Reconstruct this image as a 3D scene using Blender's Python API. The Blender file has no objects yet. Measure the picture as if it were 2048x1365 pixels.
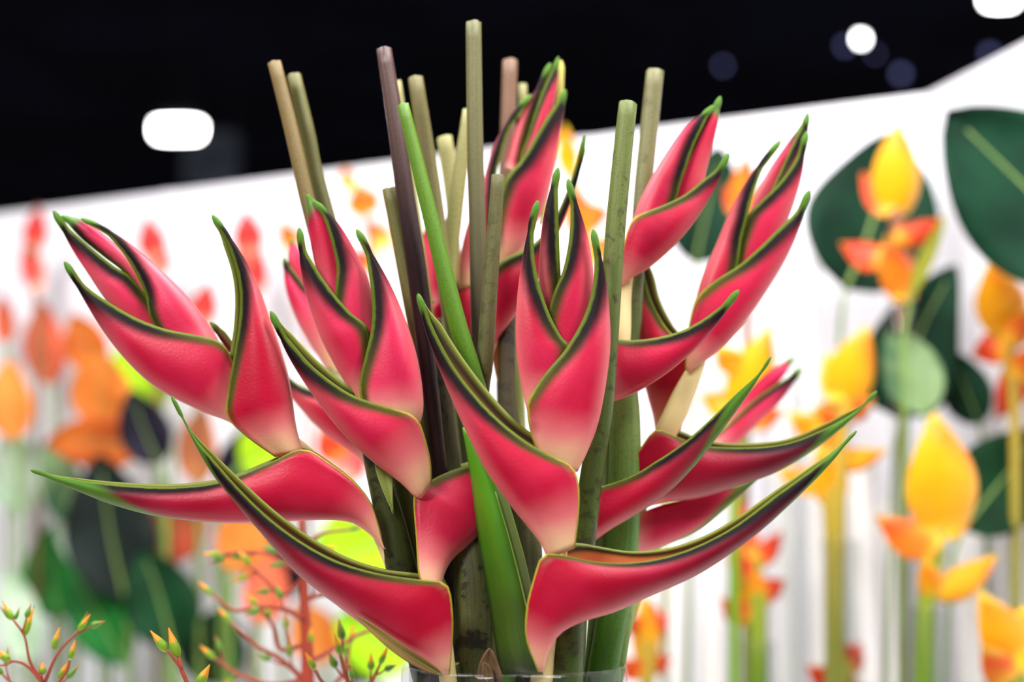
import bpy, bmesh, math, random
import numpy as np
from mathutils import Vector
S = bpy.context.scene
COL = S.collection
random.seed(7)
R = math.radians

# ------------------------------------------------------------------ camera, world, lamps, exposure
CAM = Vector((0.0, -1.14, 1.5)); PITCH = R(8.0); FPX = 50.0 / 36.0 * 2048
cd = bpy.data.cameras.new('camera'); cam = bpy.data.objects.new('camera', cd); COL.objects.link(cam)
cam.location = CAM; cam.rotation_euler = (R(90) + PITCH, 0, 0)
cd.lens = 50; cd.sensor_width = 36; cd.clip_start = 0.05; cd.clip_end = 200
cd.dof.use_dof = True; cd.dof.focus_distance = 1.105; cd.dof.aperture_fstop = 2.1
S.camera = cam
w = bpy.data.worlds.new('hall_air'); S.world = w; w.use_nodes = True
w.node_tree.nodes['Background'].inputs['Color'].default_value = (1.0, 0.97, 0.94, 1)
w.node_tree.nodes['Background'].inputs['Strength'].default_value = 0.22
S.view_settings.view_transform = 'Standard'; S.view_settings.look = 'None'
S.view_settings.gamma = 1.0; S.view_settings.use_curve_mapping = False
S.view_settings.exposure = 0.0

def lamp(name, loc, target, power, size, col=(1, 1, 1), spread=180):
    l = bpy.data.lights.new(name, 'AREA'); l.energy = power; l.shape = 'DISK'; l.size = size; l.color = col
    l.spread = R(spread)
    o = bpy.data.objects.new(name, l); COL.objects.link(o); o.location = loc
    o.rotation_euler = (Vector(target) - Vector(loc)).to_track_quat('-Z', 'Y').to_euler()
    return o
lamp('booth_lamp', (-1.5, -2.2, 3.4), (0, 0, 1.6), 84, 0.9, (1, 0.96, 0.92))
lamp('booth_lamp', (1.7, -1.6, 3.6), (0, 0, 1.6), 52, 0.8, (1, 0.97, 0.95))
lamp('overhead_lamp', (0.2, 0.35, 3.9), (0, 0, 1.5), 42, 0.9, (1, 0.98, 0.96))
lamp('wall_washer_lamp', (-0.9, 0.1, 3.0), (-0.8, 2.0, 1.1), 39, 0.9, (0.97, 0.97, 1.0))
lamp('wall_washer_lamp', (0.55, -0.2, 3.0), (0.5, 1.4, 1.0), 34, 0.9, (0.97, 0.97, 1.0))

# ------------------------------------------------------------------ pixel / depth -> world
CP, SP = math.cos(PITCH), math.sin(PITCH)
def P(px, py, Y):
    a = (px - 1024.0) / FPX; b = (682.5 - py) / FPX
    dx, dy, dz = a, CP - b * SP, SP + b * CP
    t = (Y - CAM.y) / dy
    return np.array((dx * t, Y, CAM.z + dz * t))
def PV(p, Y):            # vectorised: p (...,2), Y (...)
    a = (p[..., 0] - 1024.0) / FPX; b = (682.5 - p[..., 1]) / FPX
    dy = CP - b * SP; t = (Y - CAM.y) / dy
    return np.stack((a * t, Y + 0 * t, CAM.z + (SP + b * CP) * t), -1)
def mpp(Y): return (Y - CAM.y) / FPX
def wall_depth(px):      # world Y of the booth wall behind this column
    m = min((px - 1024.0) / FPX, 0.30)
    return 2.739 / (1 + 0.4712 * m) - 1.14

def crom(pts, n, dens=24):
    p = np.array(pts, float)
    if len(p) == 2: q = np.linspace(p[0], p[1], dens)
    else:
        e = np.vstack((2 * p[0] - p[1], p, 2 * p[-1] - p[-2])); q = []
        for i in range(len(p) - 1):
            a, b, c, d = e[i:i + 4]; t = np.linspace(0, 1, dens, endpoint=False)[:, None]
            q.append(0.5 * ((2 * b) + (c - a) * t + (2 * a - 5 * b + 4 * c - d) * t**2 + (3 * b - a - 3 * c + d) * t**3))
        q = np.vstack(q + [p[-1:]])
    s = np.concatenate(([0], np.cumsum(np.linalg.norm(np.diff(q[:, :2], axis=0), axis=1))))
    u = np.linspace(0, s[-1], n) if np.isscalar(n) else np.asarray(n) * s[-1]
    return np.stack([np.interp(u, s, q[:, k]) for k in range(q.shape[1])], -1)

# ------------------------------------------------------------------ objects
def mesh(name, verts, faces, mats, parent=None, attrs=None, uv=None, smooth=True):
    v = np.array(verts, float).reshape(-1, 3)
    if parent is not None: v = v - np.array(root_loc(parent))
    me = bpy.data.meshes.new(name); me.from_pydata(v.tolist(), [], [tuple(f) for f in faces])
    for m in (mats if isinstance(mats, (list, tuple)) else [mats]): me.materials.append(m)
    for k, a in (attrs or {}).items():
        at = me.attributes.new(k, 'FLOAT', 'POINT')
        at.data.foreach_set('value', (np.full(len(v), a) if np.isscalar(a) else np.asarray(a).ravel()).astype(np.float32))
    if smooth: me.polygons.foreach_set('use_smooth', [True] * len(me.polygons))
    me.update()
    o = bpy.data.objects.new(name, me); COL.objects.link(o)
    if parent is not None: o.parent = parent
    return o
def root_loc(o):
    l = Vector(o.location)
    while o.parent: o = o.parent; l += Vector(o.location)
    return l
def thing(name, label, cat, loc, group=None):
    o = bpy.data.objects.new(name, None); o.empty_display_size = 0.05; COL.objects.link(o)
    o.location = tuple(loc); tag(o, label, cat, group); return o
def tag(o, label, cat, group=None):
    o['label'] = label; o['category'] = cat
    if group: o['group'] = group
    return o
def struct(o): o['kind'] = 'structure'; return o
def grid_faces(n, m, wrap=False):
    f = []
    for i in range(n - 1):
        for j in range(m if wrap else m - 1):
            k = (j + 1) % m
            f.append((i * m + j, i * m + k, (i + 1) * m + k, (i + 1) * m + j))
    return f
def box(name, lo, hi, mat, parent=None, bev=0.0):
    x0, y0, z0 = lo; x1, y1, z1 = hi
    v = [(x0, y0, z0), (x1, y0, z0), (x1, y1, z0), (x0, y1, z0), (x0, y0, z1), (x1, y0, z1), (x1, y1, z1), (x0, y1, z1)]
    f = [(3, 2, 1, 0), (4, 5, 6, 7), (0, 1, 5, 4), (1, 2, 6, 5), (2, 3, 7, 6), (3, 0, 4, 7)]
    o = mesh(name, v, f, mat, parent, smooth=False)
    if bev: b = o.modifiers.new('bevel', 'BEVEL'); b.width = bev; b.segments = 2
    return o

# ------------------------------------------------------------------ materials
def lin(h):
    if isinstance(h, (tuple, list)): return tuple(h)[:3]
    h = h.lstrip('#'); c = [int(h[i:i + 2], 16) / 255 for i in (0, 2, 4)]
    return tuple(x / 12.92 if x <= 0.04045 else ((x + 0.055) / 1.055) ** 2.4 for x in c)
class NT:
    def __init__(s, name):
        s.m = bpy.data.materials.new(name); s.m.use_nodes = True; s.t = s.m.node_tree; s.b = s.t.nodes['Principled BSDF']
    def put(s, sock, v):
        if isinstance(v, bpy.types.NodeSocket): s.t.links.new(v, sock)
        elif isinstance(v, (tuple, list)): sock.default_value = (*v[:3], 1) if len(sock.default_value) == 4 else v
        else: sock.default_value = v
    def set(s, **k):
        for n, v in k.items(): s.put(s.b.inputs[n.replace('_', ' ')], v)
        return s
    def attr(s, n):
        x = s.t.nodes.new('ShaderNodeAttribute'); x.attribute_name = n; return x.outputs['Fac']
    def math(s, op, a, b=0.0, clamp=False):
        x = s.t.nodes.new('ShaderNodeMath'); x.operation = op; x.use_clamp = clamp; s.put(x.inputs[0], a); s.put(x.inputs[1], b); return x.outputs[0]
    def step(s, v, a, b, lo=0.0, hi=1.0):           # smoothstep of v from a..b to lo..hi
        x = s.t.nodes.new('ShaderNodeMapRange'); x.interpolation_type = 'SMOOTHSTEP'; s.put(x.inputs['Value'], v)
        for n, q in (('From Min', a), ('From Max', b), ('To Min', lo), ('To Max', hi)): s.put(x.inputs[n], q)
        return x.outputs[0]
    def mix(s, f, a, b):
        x = s.t.nodes.new('ShaderNodeMix'); x.data_type = 'RGBA'; s.put(x.inputs['Factor'], f)
        s.put(x.inputs[6], a if not isinstance(a, (tuple, list)) else tuple(a)); s.put(x.inputs[7], b); return x.outputs[2]
    def coord(s, which='Object'):
        if not hasattr(s, 'tc'): s.tc = s.t.nodes.new('ShaderNodeTexCoord')
        return s.tc.outputs[which]
    def comb(s, x, y, z):
        c = s.t.nodes.new('ShaderNodeCombineXYZ'); s.put(c.inputs[0], x); s.put(c.inputs[1], y); s.put(c.inputs[2], z); return c.outputs[0]
    def noise(s, scale, vec=None, detail=3.0, rough=0.5):
        x = s.t.nodes.new('ShaderNodeTexNoise'); x.inputs['Scale'].default_value = scale; x.inputs['Detail'].default_value = detail
        x.inputs['Roughness'].default_value = rough
        s.put(x.inputs['Vector'], vec if vec is not None else s.coord()); return x.outputs['Fac']
    def bump(s, h, strength=0.2, dist=0.001):
        x = s.t.nodes.new('ShaderNodeBump'); x.inputs['Strength'].default_value = strength; x.inputs['Distance'].default_value = dist
        s.put(x.inputs['Height'], h); s.put(s.b.inputs['Normal'], x.outputs[0]); return s
def plain(name, c, rough=0.6, spots=None, scale=8, **k):
    n = NT(name); c = lin(c)
    if spots: c = n.mix(n.step(n.noise(scale), 0.42, 0.64), c, lin(spots))
    n.set(Base_Color=c, Roughness=rough, **k); return n.m

def bract_mat(name, deep, mid, pale, cream, tipdark='#3a0c1c', tipgreen='#527c2a', band='#12060c', rim='#5a6a18', rimbase='#b4a436', bandbase='#4e4a12'):
    n = NT(name); a = n.attr
    dl, dk, dt, db = a('dl'), a('dk'), a('dt'), a('db')
    wob = n.math('MULTIPLY', n.math('SUBTRACT', n.noise(28), 0.5), 0.012)
    fine = n.math('MULTIPLY', n.math('SUBTRACT', n.noise(160), 0.5), 0.0016)
    fac = n.math('ADD', a('pk'), n.math('MULTIPLY', n.math('SUBTRACT', n.noise(22, detail=2), 0.5), 0.9), True)
    c = n.mix(fac, lin(deep), lin(mid))
    c = n.mix(n.math('MULTIPLY', n.step(n.noise(13, detail=2), 0.48, 0.68), 0.55), c, lin(deep))
    st = n.noise(60, n.comb(n.math('MULTIPLY', dl, 6.0), n.math('MULTIPLY', db, 0.5), 0.0), 2)     # faint lengthwise streaks
    c = n.mix(n.step(st, 0.5, 0.8, 0, 0.25), c, lin(deep))
    # paler towards the base and along the lower keel
    dbw = n.math('ADD', db, wob)
    c = n.mix(n.step(dbw, n.math('MULTIPLY', a('cl'), 0.45), n.math('MULTIPLY', a('cl'), 1.5), 0.9, 0), c, lin(pale))
    c = n.mix(n.step(dbw, n.math('MULTIPLY', a('cl'), 0.1), n.math('MULTIPLY', a('cl'), 0.9), 0.85, 0), c, lin(cream))
    c = n.mix(n.math('MULTIPLY', n.step(dk, 0.0, n.math('ADD', 0.001, a('kp')), 0.55, 0), n.step(dt, 0.03, 0.08)), c, lin(pale))
    # dark wine tip, then green point
    dtw = n.math('ADD', dt, n.math('ADD', wob, n.math('MULTIPLY', dl, -0.6)))
    c = n.mix(n.step(dtw, n.math('MULTIPLY', a('td'), 0.15), a('td'), 0.95, 0), c, lin(tipdark))
    # dark band under the lip, fading out to the base
    lw = n.math('MULTIPLY', a('lw'), n.step(db, n.math('SUBTRACT', a('bf'), 0.01), n.math('ADD', a('bf'), 0.09), 0.5, 1.0))
    d2 = n.math('ADD', dl, fine)
    bnd = n.math('MULTIPLY', n.step(d2, n.math('MULTIPLY', lw, 0.50), n.math('MULTIPLY', lw, 1.40), 1, 0), n.step(db, n.math('SUBTRACT', a('bf'), 0.012), n.math('ADD', a('bf'), 0.012)))
    c = n.mix(bnd, c, n.mix(n.step(db, n.math('ADD', a('bf'), 0.012), n.math('ADD', a('bf'), 0.075)), lin(bandbase), lin(band)))
    rc = n.mix(n.step(db, n.math('SUBTRACT', a('bf'), 0.012), n.math('ADD', a('bf'), 0.03)), lin(rimbase), lin(rim))
    c = n.mix(n.step(d2, n.math('MULTIPLY', lw, 0.12), n.math('MULTIPLY', lw, 0.30), 1, 0), c, rc)
    # green keel, wider towards the tip
    kw = n.math('MULTIPLY', a('kg'), n.step(dt, 0.02, 0.16, 1.0, 0.15))
    c = n.mix(n.math('MULTIPLY', n.step(dk, n.math('MULTIPLY', kw, 0.6), n.math('ADD', 0.0002, n.math('MULTIPLY', kw, 1.2)), 0.9, 0), n.step(dt, 0.12, 0.22, 1, 0)), c, lin('#4d7a22'))
    c = n.mix(n.step(dtw, n.math('MULTIPLY', a('tg'), 0.5), n.math('MULTIPLY', a('tg'), 1.1), 1, 0), c, lin(tipgreen))
    # a few small bruises
    v = n.t.nodes.new('ShaderNodeTexVoronoi'); v.inputs['Scale'].default_value = 20; n.put(v.inputs['Vector'], n.coord())
    c = n.mix(n.step(n.math('ADD', v.outputs['Distance'], n.math('MULTIPLY', n.noise(9), 0.5)), 0.22, 0.36, 0.35, 0), c, lin('#7d0f1f'))
    n.set(Base_Color=c, Roughness=n.math('ADD', 0.40, n.math('MULTIPLY', bnd, 0.15)), Specular_IOR_Level=n.math('SUBTRACT', 0.28, n.math('MULTIPLY', bnd, 0.16)), Sheen_Weight=0.06, Sheen_Roughness=0.4, Sheen_Tint=(1, 0.7, 0.68),
          Subsurface_Weight=0.12, Subsurface_Radius=(0.006, 0.002, 0.0015), Subsurface_Scale=0.6)
    n.bump(n.noise(420, detail=2), 0.25, 0.0006); return n.m

M = {}
M['bract'] = bract_mat('bract_skin', '#b4022c', '#e22e5c', '#f08a8a', '#f3cf9c')
M['rim'] = plain('bract_rim', '#5f6e1c', 0.5)
ni = NT('bract_inside'); di = ni.attr('dl'); ci = ni.mix(ni.step(di, 0.006, 0.016), lin('#5f5a1c'), lin('#d98858'))
ci = ni.mix(ni.step(di, 0.0012, 0.004, 1, 0), ci, lin('#7d8a2a')); ci = ni.mix(ni.math('MULTIPLY', ni.step(di, 0.003, 0.006), ni.step(di, 0.006, 0.012, 1, 0)), ci, lin('#2c2412'))
ni.set(Base_Color=ci, Roughness=0.5); M['inner'] = ni.m
M['yrim'] = plain('bract_edge', '#c2a12c', 0.5)
M['strap'] = bract_mat('strap_skin', '#c2b95a', '#d0c870', '#b8b84a', '#c8c060', tipdark='#c8c26a', tipgreen='#d8cf80', band='#a8a040', bandbase='#a8a040', rim='#c8c060', rimbase='#c8c060')
M['gold'] = bract_mat('gold_bract', '#e89606', '#f3ac10', '#f6ba1e', '#f8c63c', tipdark='#e07a10', tipgreen='#c7a520', band='#e8a010', bandbase='#e8a010', rim='#d8a820', rimbase='#f0c030')
M['amber'] = bract_mat('amber_bract', '#e0701a', '#ea8c1a', '#f6b024', '#f8c040', tipdark='#c8401a', tipgreen='#b07a20', band='#d8601a', bandbase='#d8601a', rim='#d8a820', rimbase='#f0c030')
M['flame'] = bract_mat('flame_bract', '#d8381a', '#e65424', '#f49428', '#f8b834', tipdark='#c42a16', tipgreen='#b05a20', band='#c8301a', bandbase='#c8301a', rim='#d87a20', rimbase='#f0b030')
M['scarlet'] = bract_mat('scarlet_bract', '#c62c2a', '#d44a40', '#ea8a70', '#f0b090', tipdark='#a8262a', tipgreen='#8a4a30', band='#8c2226', bandbase='#8c2226', rim='#8a6a3a', rimbase='#d09060')
def stalk_mat(name, top, bot, spots=None, spot_amt=0.5, rough=0.45, stripe=0.25, grain=0.35, uend=0.48, dim=0.66):
    n = NT(name); u = n.attr('u')
    c = n.mix(n.step(u, 0.02, uend), tuple(q * (dim if sum(lin(top)) < 1.6 else 1) for q in lin(top)), tuple(q * dim for q in lin(bot)))
    vec = n.comb(n.math('MULTIPLY', n.attr('v'), 9.0), n.math('MULTIPLY', u, 1.6), 0.0)
    c = n.mix(n.step(n.noise(2.2, vec, 4), 0.45, 0.7, 0, stripe), c, lin('#2d2413'))
    sep = n.noise(900, detail=1)
    c = n.mix(n.step(sep, 0.45, 0.75, 0, grain), c, lin('#1f2411'))
    if spots:
        s1 = n.noise(70, detail=4, rough=0.7); s2 = n.noise(12, detail=2)
        c = n.mix(n.math('MULTIPLY', n.step(n.math('ADD', s1, n.math('MULTIPLY', s2, 0.5)), 0.78, 0.9), spot_amt), c, lin(spots))
    n.set(Base_Color=c, Roughness=rough, Specular_IOR_Level=0.45)
    n.bump(n.noise(3.0, n.comb(n.math('MULTIPLY', n.attr('v'), 30.0), n.math('MULTIPLY', u, 3.0), 0.0), 3), 0.25, 0.001)
    return n.m
M['tan'] = stalk_mat('tan_stalk', '#a88c52', '#74702f', None, 0, 0.45)
M['olive'] = stalk_mat('olive_stalk', '#8c8848', '#6f7a36', None, 0, 0.42)
M['purple'] = stalk_mat('purple_stalk', '#7c5e5a', '#2a101c', None, 0, 0.24, 0.25, 0.3, 0.28)
M['lime'] = stalk_mat('lime_stalk', '#7aae28', '#5c9416', None, 0, 0.35, 0.12)
M['sage'] = stalk_mat('sage_stalk', '#9a8e52', '#97a062', None, 0, 0.42)
M['greytan'] = stalk_mat('grey_tan_stalk', '#94905a', '#544236', None, 0, 0.4)
M['moss'] = stalk_mat('moss_stalk', '#84804a', '#7a7c48', '#3c4024', 0.5, 0.5)
M['pale'] = stalk_mat('pale_stalk', '#c8c27a', '#a9b652', None, 0, 0.45, 0.1)
M['brown'] = stalk_mat('brown_stalk', '#a2785c', '#745442', None, 0, 0.45)
M['leek'] = stalk_mat('leek_stalk', '#8a9a48', '#5c762c', '#2c2a16', 0.7, 0.42)
M['fern'] = stalk_mat('fern_stalk', '#a09c66', '#6a8a40', '#3b3a1e', 0.4, 0.4)
M['dark'] = stalk_mat('dark_stalk', '#4e5a22', '#2a3410', '#19170c', 0.9, 0.4)
M['husk'] = stalk_mat('husk_stalk', '#5a4424', '#6a7038', '#1e1812', 0.9, 0.55, 0.6)
M['rachis'] = stalk_mat('rachis_skin', '#fbeaa8', '#f6dc9c', None, 0, 0.45, 0.03, 0.04, 0.48, 1.0)
M['fresh'] = stalk_mat('fresh_stalk', '#94ac54', '#5c962c', '#3b3a1e', 0.35, 0.4)
M['cut'] = plain('cut_face', '#c9bd8c', 0.8, '#8d7b4c', 300)

def leaf_mat(name, c1, c2, vein, rough=0.4):
    n = NT(name); u, v = n.attr('u'), n.attr('v')
    x = n.math('ADD', n.math('MULTIPLY', u, 26.0), n.math('MULTIPLY', n.math('ABSOLUTE', v), -9.0))
    ln = n.math('ABSOLUTE', n.math('SINE', n.math('MULTIPLY', x, 3.0)))
    c = n.mix(n.step(n.noise(9), 0.35, 0.65), lin(c1), lin(c2))
    c = n.mix(n.step(ln, 0.0, 0.25, 0.35, 0), c, lin(vein))
    n.set(Base_Color=c, Roughness=max(rough, 0.6), Specular_IOR_Level=0.12); n.bump(ln, 0.3, 0.002); return n.m
M['husk2'] = leaf_mat('brown_husk', '#7a5c44', '#56402e', '#9a7c60', 0.8)
M['dry'] = leaf_mat('dry_sheath', '#a08048', '#6f5530', '#c4a870', 0.8)
M['lightsheath'] = leaf_mat('light_sheath', '#9dae5c', '#8ba24a', '#b8c47a')
M['blade'] = leaf_mat('green_blade', '#3f8a1c', '#347a1a', '#4f9a2a', 0.38)

# ------------------------------------------------------------------ builders
def bract(parent, K, L, Y=(0, 0), w=0.022, wl=0.75, far=None, pk=0.4, cl=0.03, td=0.045, tg=0.012, lw=0.0062, kg=0.0, kp=0.02, tw=7.5, nb=0,
          mat='bract', n=56, ns=13, inner=True, name='bract', label=None):
    """Folded boat-shaped bract. K = keel, L = lip, both from the tip to the base; Y = depth at (base, tip)."""
    tt = np.linspace(0, 1, n) ** 1.25                       # denser at the tip
    k, l = crom(K, tt), crom(L, tt)
    if tw:                                                   # rounded, not needle-like, point
        mid_, hf = (k + l) / 2, (l - k) / 2; hl = np.linalg.norm(hf, axis=1); arc = np.concatenate(([0], np.cumsum(np.linalg.norm(np.diff(mid_, axis=0), axis=1))))
        ref = hf[n // 3] / (hl[n // 3] + 1e-9); dr_ = np.where(hl[:, None] > 2.5, hf / (hl[:, None] + 1e-9), ref[None])
        dr_ = np.where((dr_ @ ref)[:, None] < 0, -dr_, dr_); nh = np.maximum(hl, tw * np.sqrt(np.clip(arc / (2.2 * tw), 0, 1)) * np.clip(1.6 - arc / (12 * tw), 0, 1) )
        k, l = mid_ - dr_ * nh[:, None], mid_ + dr_ * nh[:, None]
    f = crom(far, tt) if far is not None else l
    if far is not None: f = l + (f - l) * np.clip((tt / 0.12)[:, None], 0, 1)
    Yt = Y[1] + (Y[0] - Y[1]) * tt; m = mpp(np.mean(Y))
    h = np.linalg.norm(k - l, axis=1) * m * 0.5; wt = w * h / np.sqrt(w * w + h * h + 1e-12)
    s = np.linspace(0, 1, ns); a = s ** 1.5
    prof = np.where(a < 0.5, np.sqrt(np.clip(1 - (1 - np.minimum(a / 0.5, 1)) ** 2, 0, 1)), 1 - (1 - wl) * (3 * ((a - .5) / .5) ** 2 - 2 * ((a - .5) / .5) ** 3))
    rows = []
    near = PV(k[:, None] + (l - k)[:, None] * a[None, :, None], Yt[:, None] - wt[:, None] * prof[None])
    farp = PV(k[:, None] + (f - k)[:, None] * a[None, :, None], Yt[:, None] + wt[:, None] * prof[None])
    G = np.concatenate((near[:, ::-1], farp[:, 1:]), 1)      # near lip .. keel .. far lip
    N, Mm = G.shape[:2]
    seg = np.linalg.norm(np.diff(G, axis=1), axis=2); cum = np.concatenate((np.zeros((N, 1)), np.cumsum(seg, 1)), 1)
    dln = cum; dlf = cum[:, -1:] - cum; dl = np.minimum(dln, dlf); dk = np.abs(cum - cum[:, ns - 1:ns])
    mid = G[:, ns // 2]; ds = np.concatenate(([0], np.cumsum(np.linalg.norm(np.diff(mid, axis=0), axis=1))))
    dt = np.repeat(ds[:, None], Mm, 1); db = ds[-1] - dt
    bf = cl * 0.5
    if nb:                                                   # where the lip turns down along the base edge
        lp = np.array(L, float); sg = np.linalg.norm(np.diff(lp, axis=0), axis=1); bf = float(np.interp(1 - sg[-nb:].sum() / sg.sum(), tt, ds[-1] - ds)) * 0.97
    at = dict(dl=dl, dk=dk, dt=dt, db=db, pk=pk, cl=cl, td=td * (1.6 if td < 0.1 or kg > 0.007 else 2.3), tg=tg * 1.2, lw=lw * 1.75, kg=kg * 2.6, kp=kp, bf=bf)
    i = n // 2; ax, bx = k[i] - l[i], k[i - 4] - k[i + 4]
    fc = grid_faces(N, Mm)
    if ax[0] * bx[1] - ax[1] * bx[0] < 0: fc = [q[::-1] for q in fc]
    o = mesh(name, G, fc, [M[mat], M['rim'] if mat == 'bract' else M['yrim'], M['inner'] if mat == 'bract' else M['yrim']], parent, at)
    if inner:
        sd = o.modifiers.new('thickness', 'SOLIDIFY'); sd.thickness = 0.0013; sd.offset = -1; sd.material_offset_rim = 1; sd.material_offset = 2
    if label: o['label'] = label
    return o

def tube(parent, pts, mat, name='stalk', n=40, m=18, cap=True, taper_tip=False, jag=0.0, flat=1.0, px=True):
    """pts: (px, py, Y, width_px) from the top to the bottom (or world x, y, z, radius when px is False)."""
    if px: q = np.array([(*P(a, b, c), d * 0.5 * mpp(c)) for a, b, c, d in pts])
    else: q = np.array(pts, float)
    e = crom(q[:, [0, 2, 1, 3]], n)[:, [0, 2, 1, 3]]
    c, r = e[:, :3], e[:, 3]
    T = np.gradient(c, axis=0); T /= np.linalg.norm(T, axis=1)[:, None] + 1e-12
    side = np.cross(T, (0, 1, 0)); bad = np.linalg.norm(side, axis=1) < 1e-3
    side[bad] = (1, 0, 0); side /= np.linalg.norm(side, axis=1)[:, None]; fr = np.cross(side, T)
    ang = np.linspace(0, 2 * math.pi, m, endpoint=False)
    G = c[:, None] + r[:, None, None] * (np.cos(ang)[None, :, None] * side[:, None] + flat * np.sin(ang)[None, :, None] * fr[:, None])
    if jag: G[0] += T[0][None] * (np.array([random.uniform(-jag, jag) for _ in ang])[:, None])
    V = G.reshape(-1, 3); F = grid_faces(n, m, True)
    u = np.repeat(np.linspace(0, 1, n), m); v = np.tile(np.abs(ang / math.pi - 1), n)
    mats = [M[mat] if isinstance(mat, str) else mat, M['cut']]
    V = np.vstack((V, G[0] * 0.93 + c[0] * 0.07 - T[0] * r[0] * 0.06, c[0][None] + T[0] * r[0] * 0.05, c[-1][None]))
    b = n * m; u = np.concatenate((u, np.zeros(m + 1), [1])); v = np.concatenate((v, v[:m], [0, 0]))
    capf = len(F)
    F += [(j, b + j, b + (j + 1) % m, (j + 1) % m) for j in range(m)] + [(b + j, b + m, b + (j + 1) % m) for j in range(m)]
    F += [((n - 1) * m + j, (n - 1) * m + (j + 1) % m, b + m + 1) for j in range(m)]
    o = mesh(name, V, F, mats, parent, dict(u=u, v=v))
    if cap and not taper_tip:
        for i in range(capf + m, capf + 2 * m): o.data.polygons[i].material_index = 1
    return o

def lens(b, t, wd, bend=0.0, belly=0.45):                   # keel and lip pixel curves of a spindle from base b to tip t
    b, t = np.array(b, float), np.array(t, float); d = t - b; ln = np.hypot(*d); nrm = np.array((-d[1], d[0])) / ln
    s = np.linspace(0, 1, 9)[:, None]
    ax = b + d * s + nrm * bend * np.sin(s * math.pi)
    pr = np.sin(math.pi * np.clip(s * 0.86 + 0.14, 0, 1) ** (0.69 / -math.log(belly) if belly < 0.99 else 1)) * wd / 2
    return (ax + nrm * pr)[::-1].tolist(), (ax - nrm * pr)[::-1].tolist()

def leaf(parent, b, t, wd, Y, mat, bend=0.0, fold=0.25, dY=0.0, name='blade', n=26, m=11, cup=0.0, pw=0.8):
    b, t = np.array(b, float), np.array(t, float); d = t - b; ln = np.hypot(*d); nr = np.array((-d[1], d[0])) / ln
    s = np.linspace(0, 1, n); ax = b + d * s[:, None] + nr * bend * np.sin(s * math.pi)[:, None]
    tn = np.gradient(ax, axis=0); tn /= np.linalg.norm(tn, axis=1)[:, None]; nn = np.stack((-tn[:, 1], tn[:, 0]), -1)
    pr = np.sin(math.pi * np.clip(s, 0, 1) ** pw) ** 0.75 * wd / 2 + 0.5
    c = np.linspace(-1, 1, m)
    pts = ax[:, None] + nn[:, None] * (pr[:, None] * c[None])[..., None]
    mm = mpp(Y)
    depth = Y + dY * s[:, None] - fold * np.abs(c)[None] * pr[:, None] * mm + cup * np.sin(s * math.pi)[:, None] * mm * wd \
        + 0.05 * wd * mm * np.sin(9 * s[:, None] + 3 * c[None]) * np.abs(c)[None]
    G = PV(pts, depth)
    o = mesh(name, G, grid_faces(n, m), [M[mat]], parent, dict(u=np.repeat(s[:, None], m, 1), v=np.repeat(c[None], n, 0)))
    sd = o.modifiers.new('thickness', 'SOLIDIFY'); sd.thickness = 0.0012; sd.offset = 0
    k = max(0.9, wd * 0.02)
    rib = tube(o, [(*(ax[i]), float(depth[i, m // 2]) - 0.0008, 2 * k * (1 - 0.8 * i / n)) for i in range(0, n, 5)], M['midrib'], 'midrib', n=14, m=6)
    return o
M['midrib'] = plain('leaf_midrib', '#7d9a4a', 0.5)

# ================================================================== SETTING
M['wall'] = plain('painted_panel', '#f1eff4', 0.75, '#eceaf0', 2)
M['floor'] = plain('hall_carpet', '#a09c98', 0.95, '#8e8a88', 40)
M['ceiling'] = plain('black_ceiling', '#30324a', 0.95, '#3c4064', 0.4)
struct(box('floor', (-25, -12, -0.1), (25, 32, 0), M['floor']))
struct(box('ceiling', (-25, -4, 8.6), (25, 32, 8.8), M['ceiling']))
struct(box('wall_far', (-25, 31.6, 0), (25, 32, 8.6), M['ceiling']))
def wall(name, a, b, top, th=0.05):
    a, b = Vector((*a, 0)), Vector((*b, 0)); d = (b - a).normalized(); nn = Vector((-d.y, d.x, 0)) * th
    v = []
    for z in (0, top):
        for p in (a, b, b + nn, a + nn): v.append((p.x, p.y, z))
    return struct(mesh(name, v, [(3, 2, 1, 0), (4, 5, 6, 7), (0, 1, 5, 4), (1, 2, 6, 5), (2, 3, 7, 6), (3, 0, 4, 7)], M['wall'], smooth=False))
dirv = Vector((1.91, -0.9)).normalized(); c0 = Vector((0.722, 1.258))
wall('wall_back', tuple(c0 - dirv * 4.2), tuple(c0), 2.272)
wall('wall_right', tuple(c0), (1.16, -0.20), 2.272)
for i in range(1, 4):                                        # panel joints of the booth wall
    p = c0 - dirv * (i * 1.0 - 0.35); q = p + Vector((-dirv.y, dirv.x)) * -0.0
    o = mesh('trim_%d' % i, [(p.x + dirv.x * a - 0.004 * dirv.y * -1 * b, p.y + dirv.y * a - 0.004 * dirv.x * b, z) for a in (-0.012, 0.012) for b in (0.2, 1.2) for z in (0.0, 2.272)],
             [(0, 1, 3, 2), (4, 5, 7, 6), (2, 3, 7, 6), (0, 1, 5, 4), (1, 3, 7, 5), (0, 2, 6, 4)], M['wall'], smooth=False); struct(o)

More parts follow.
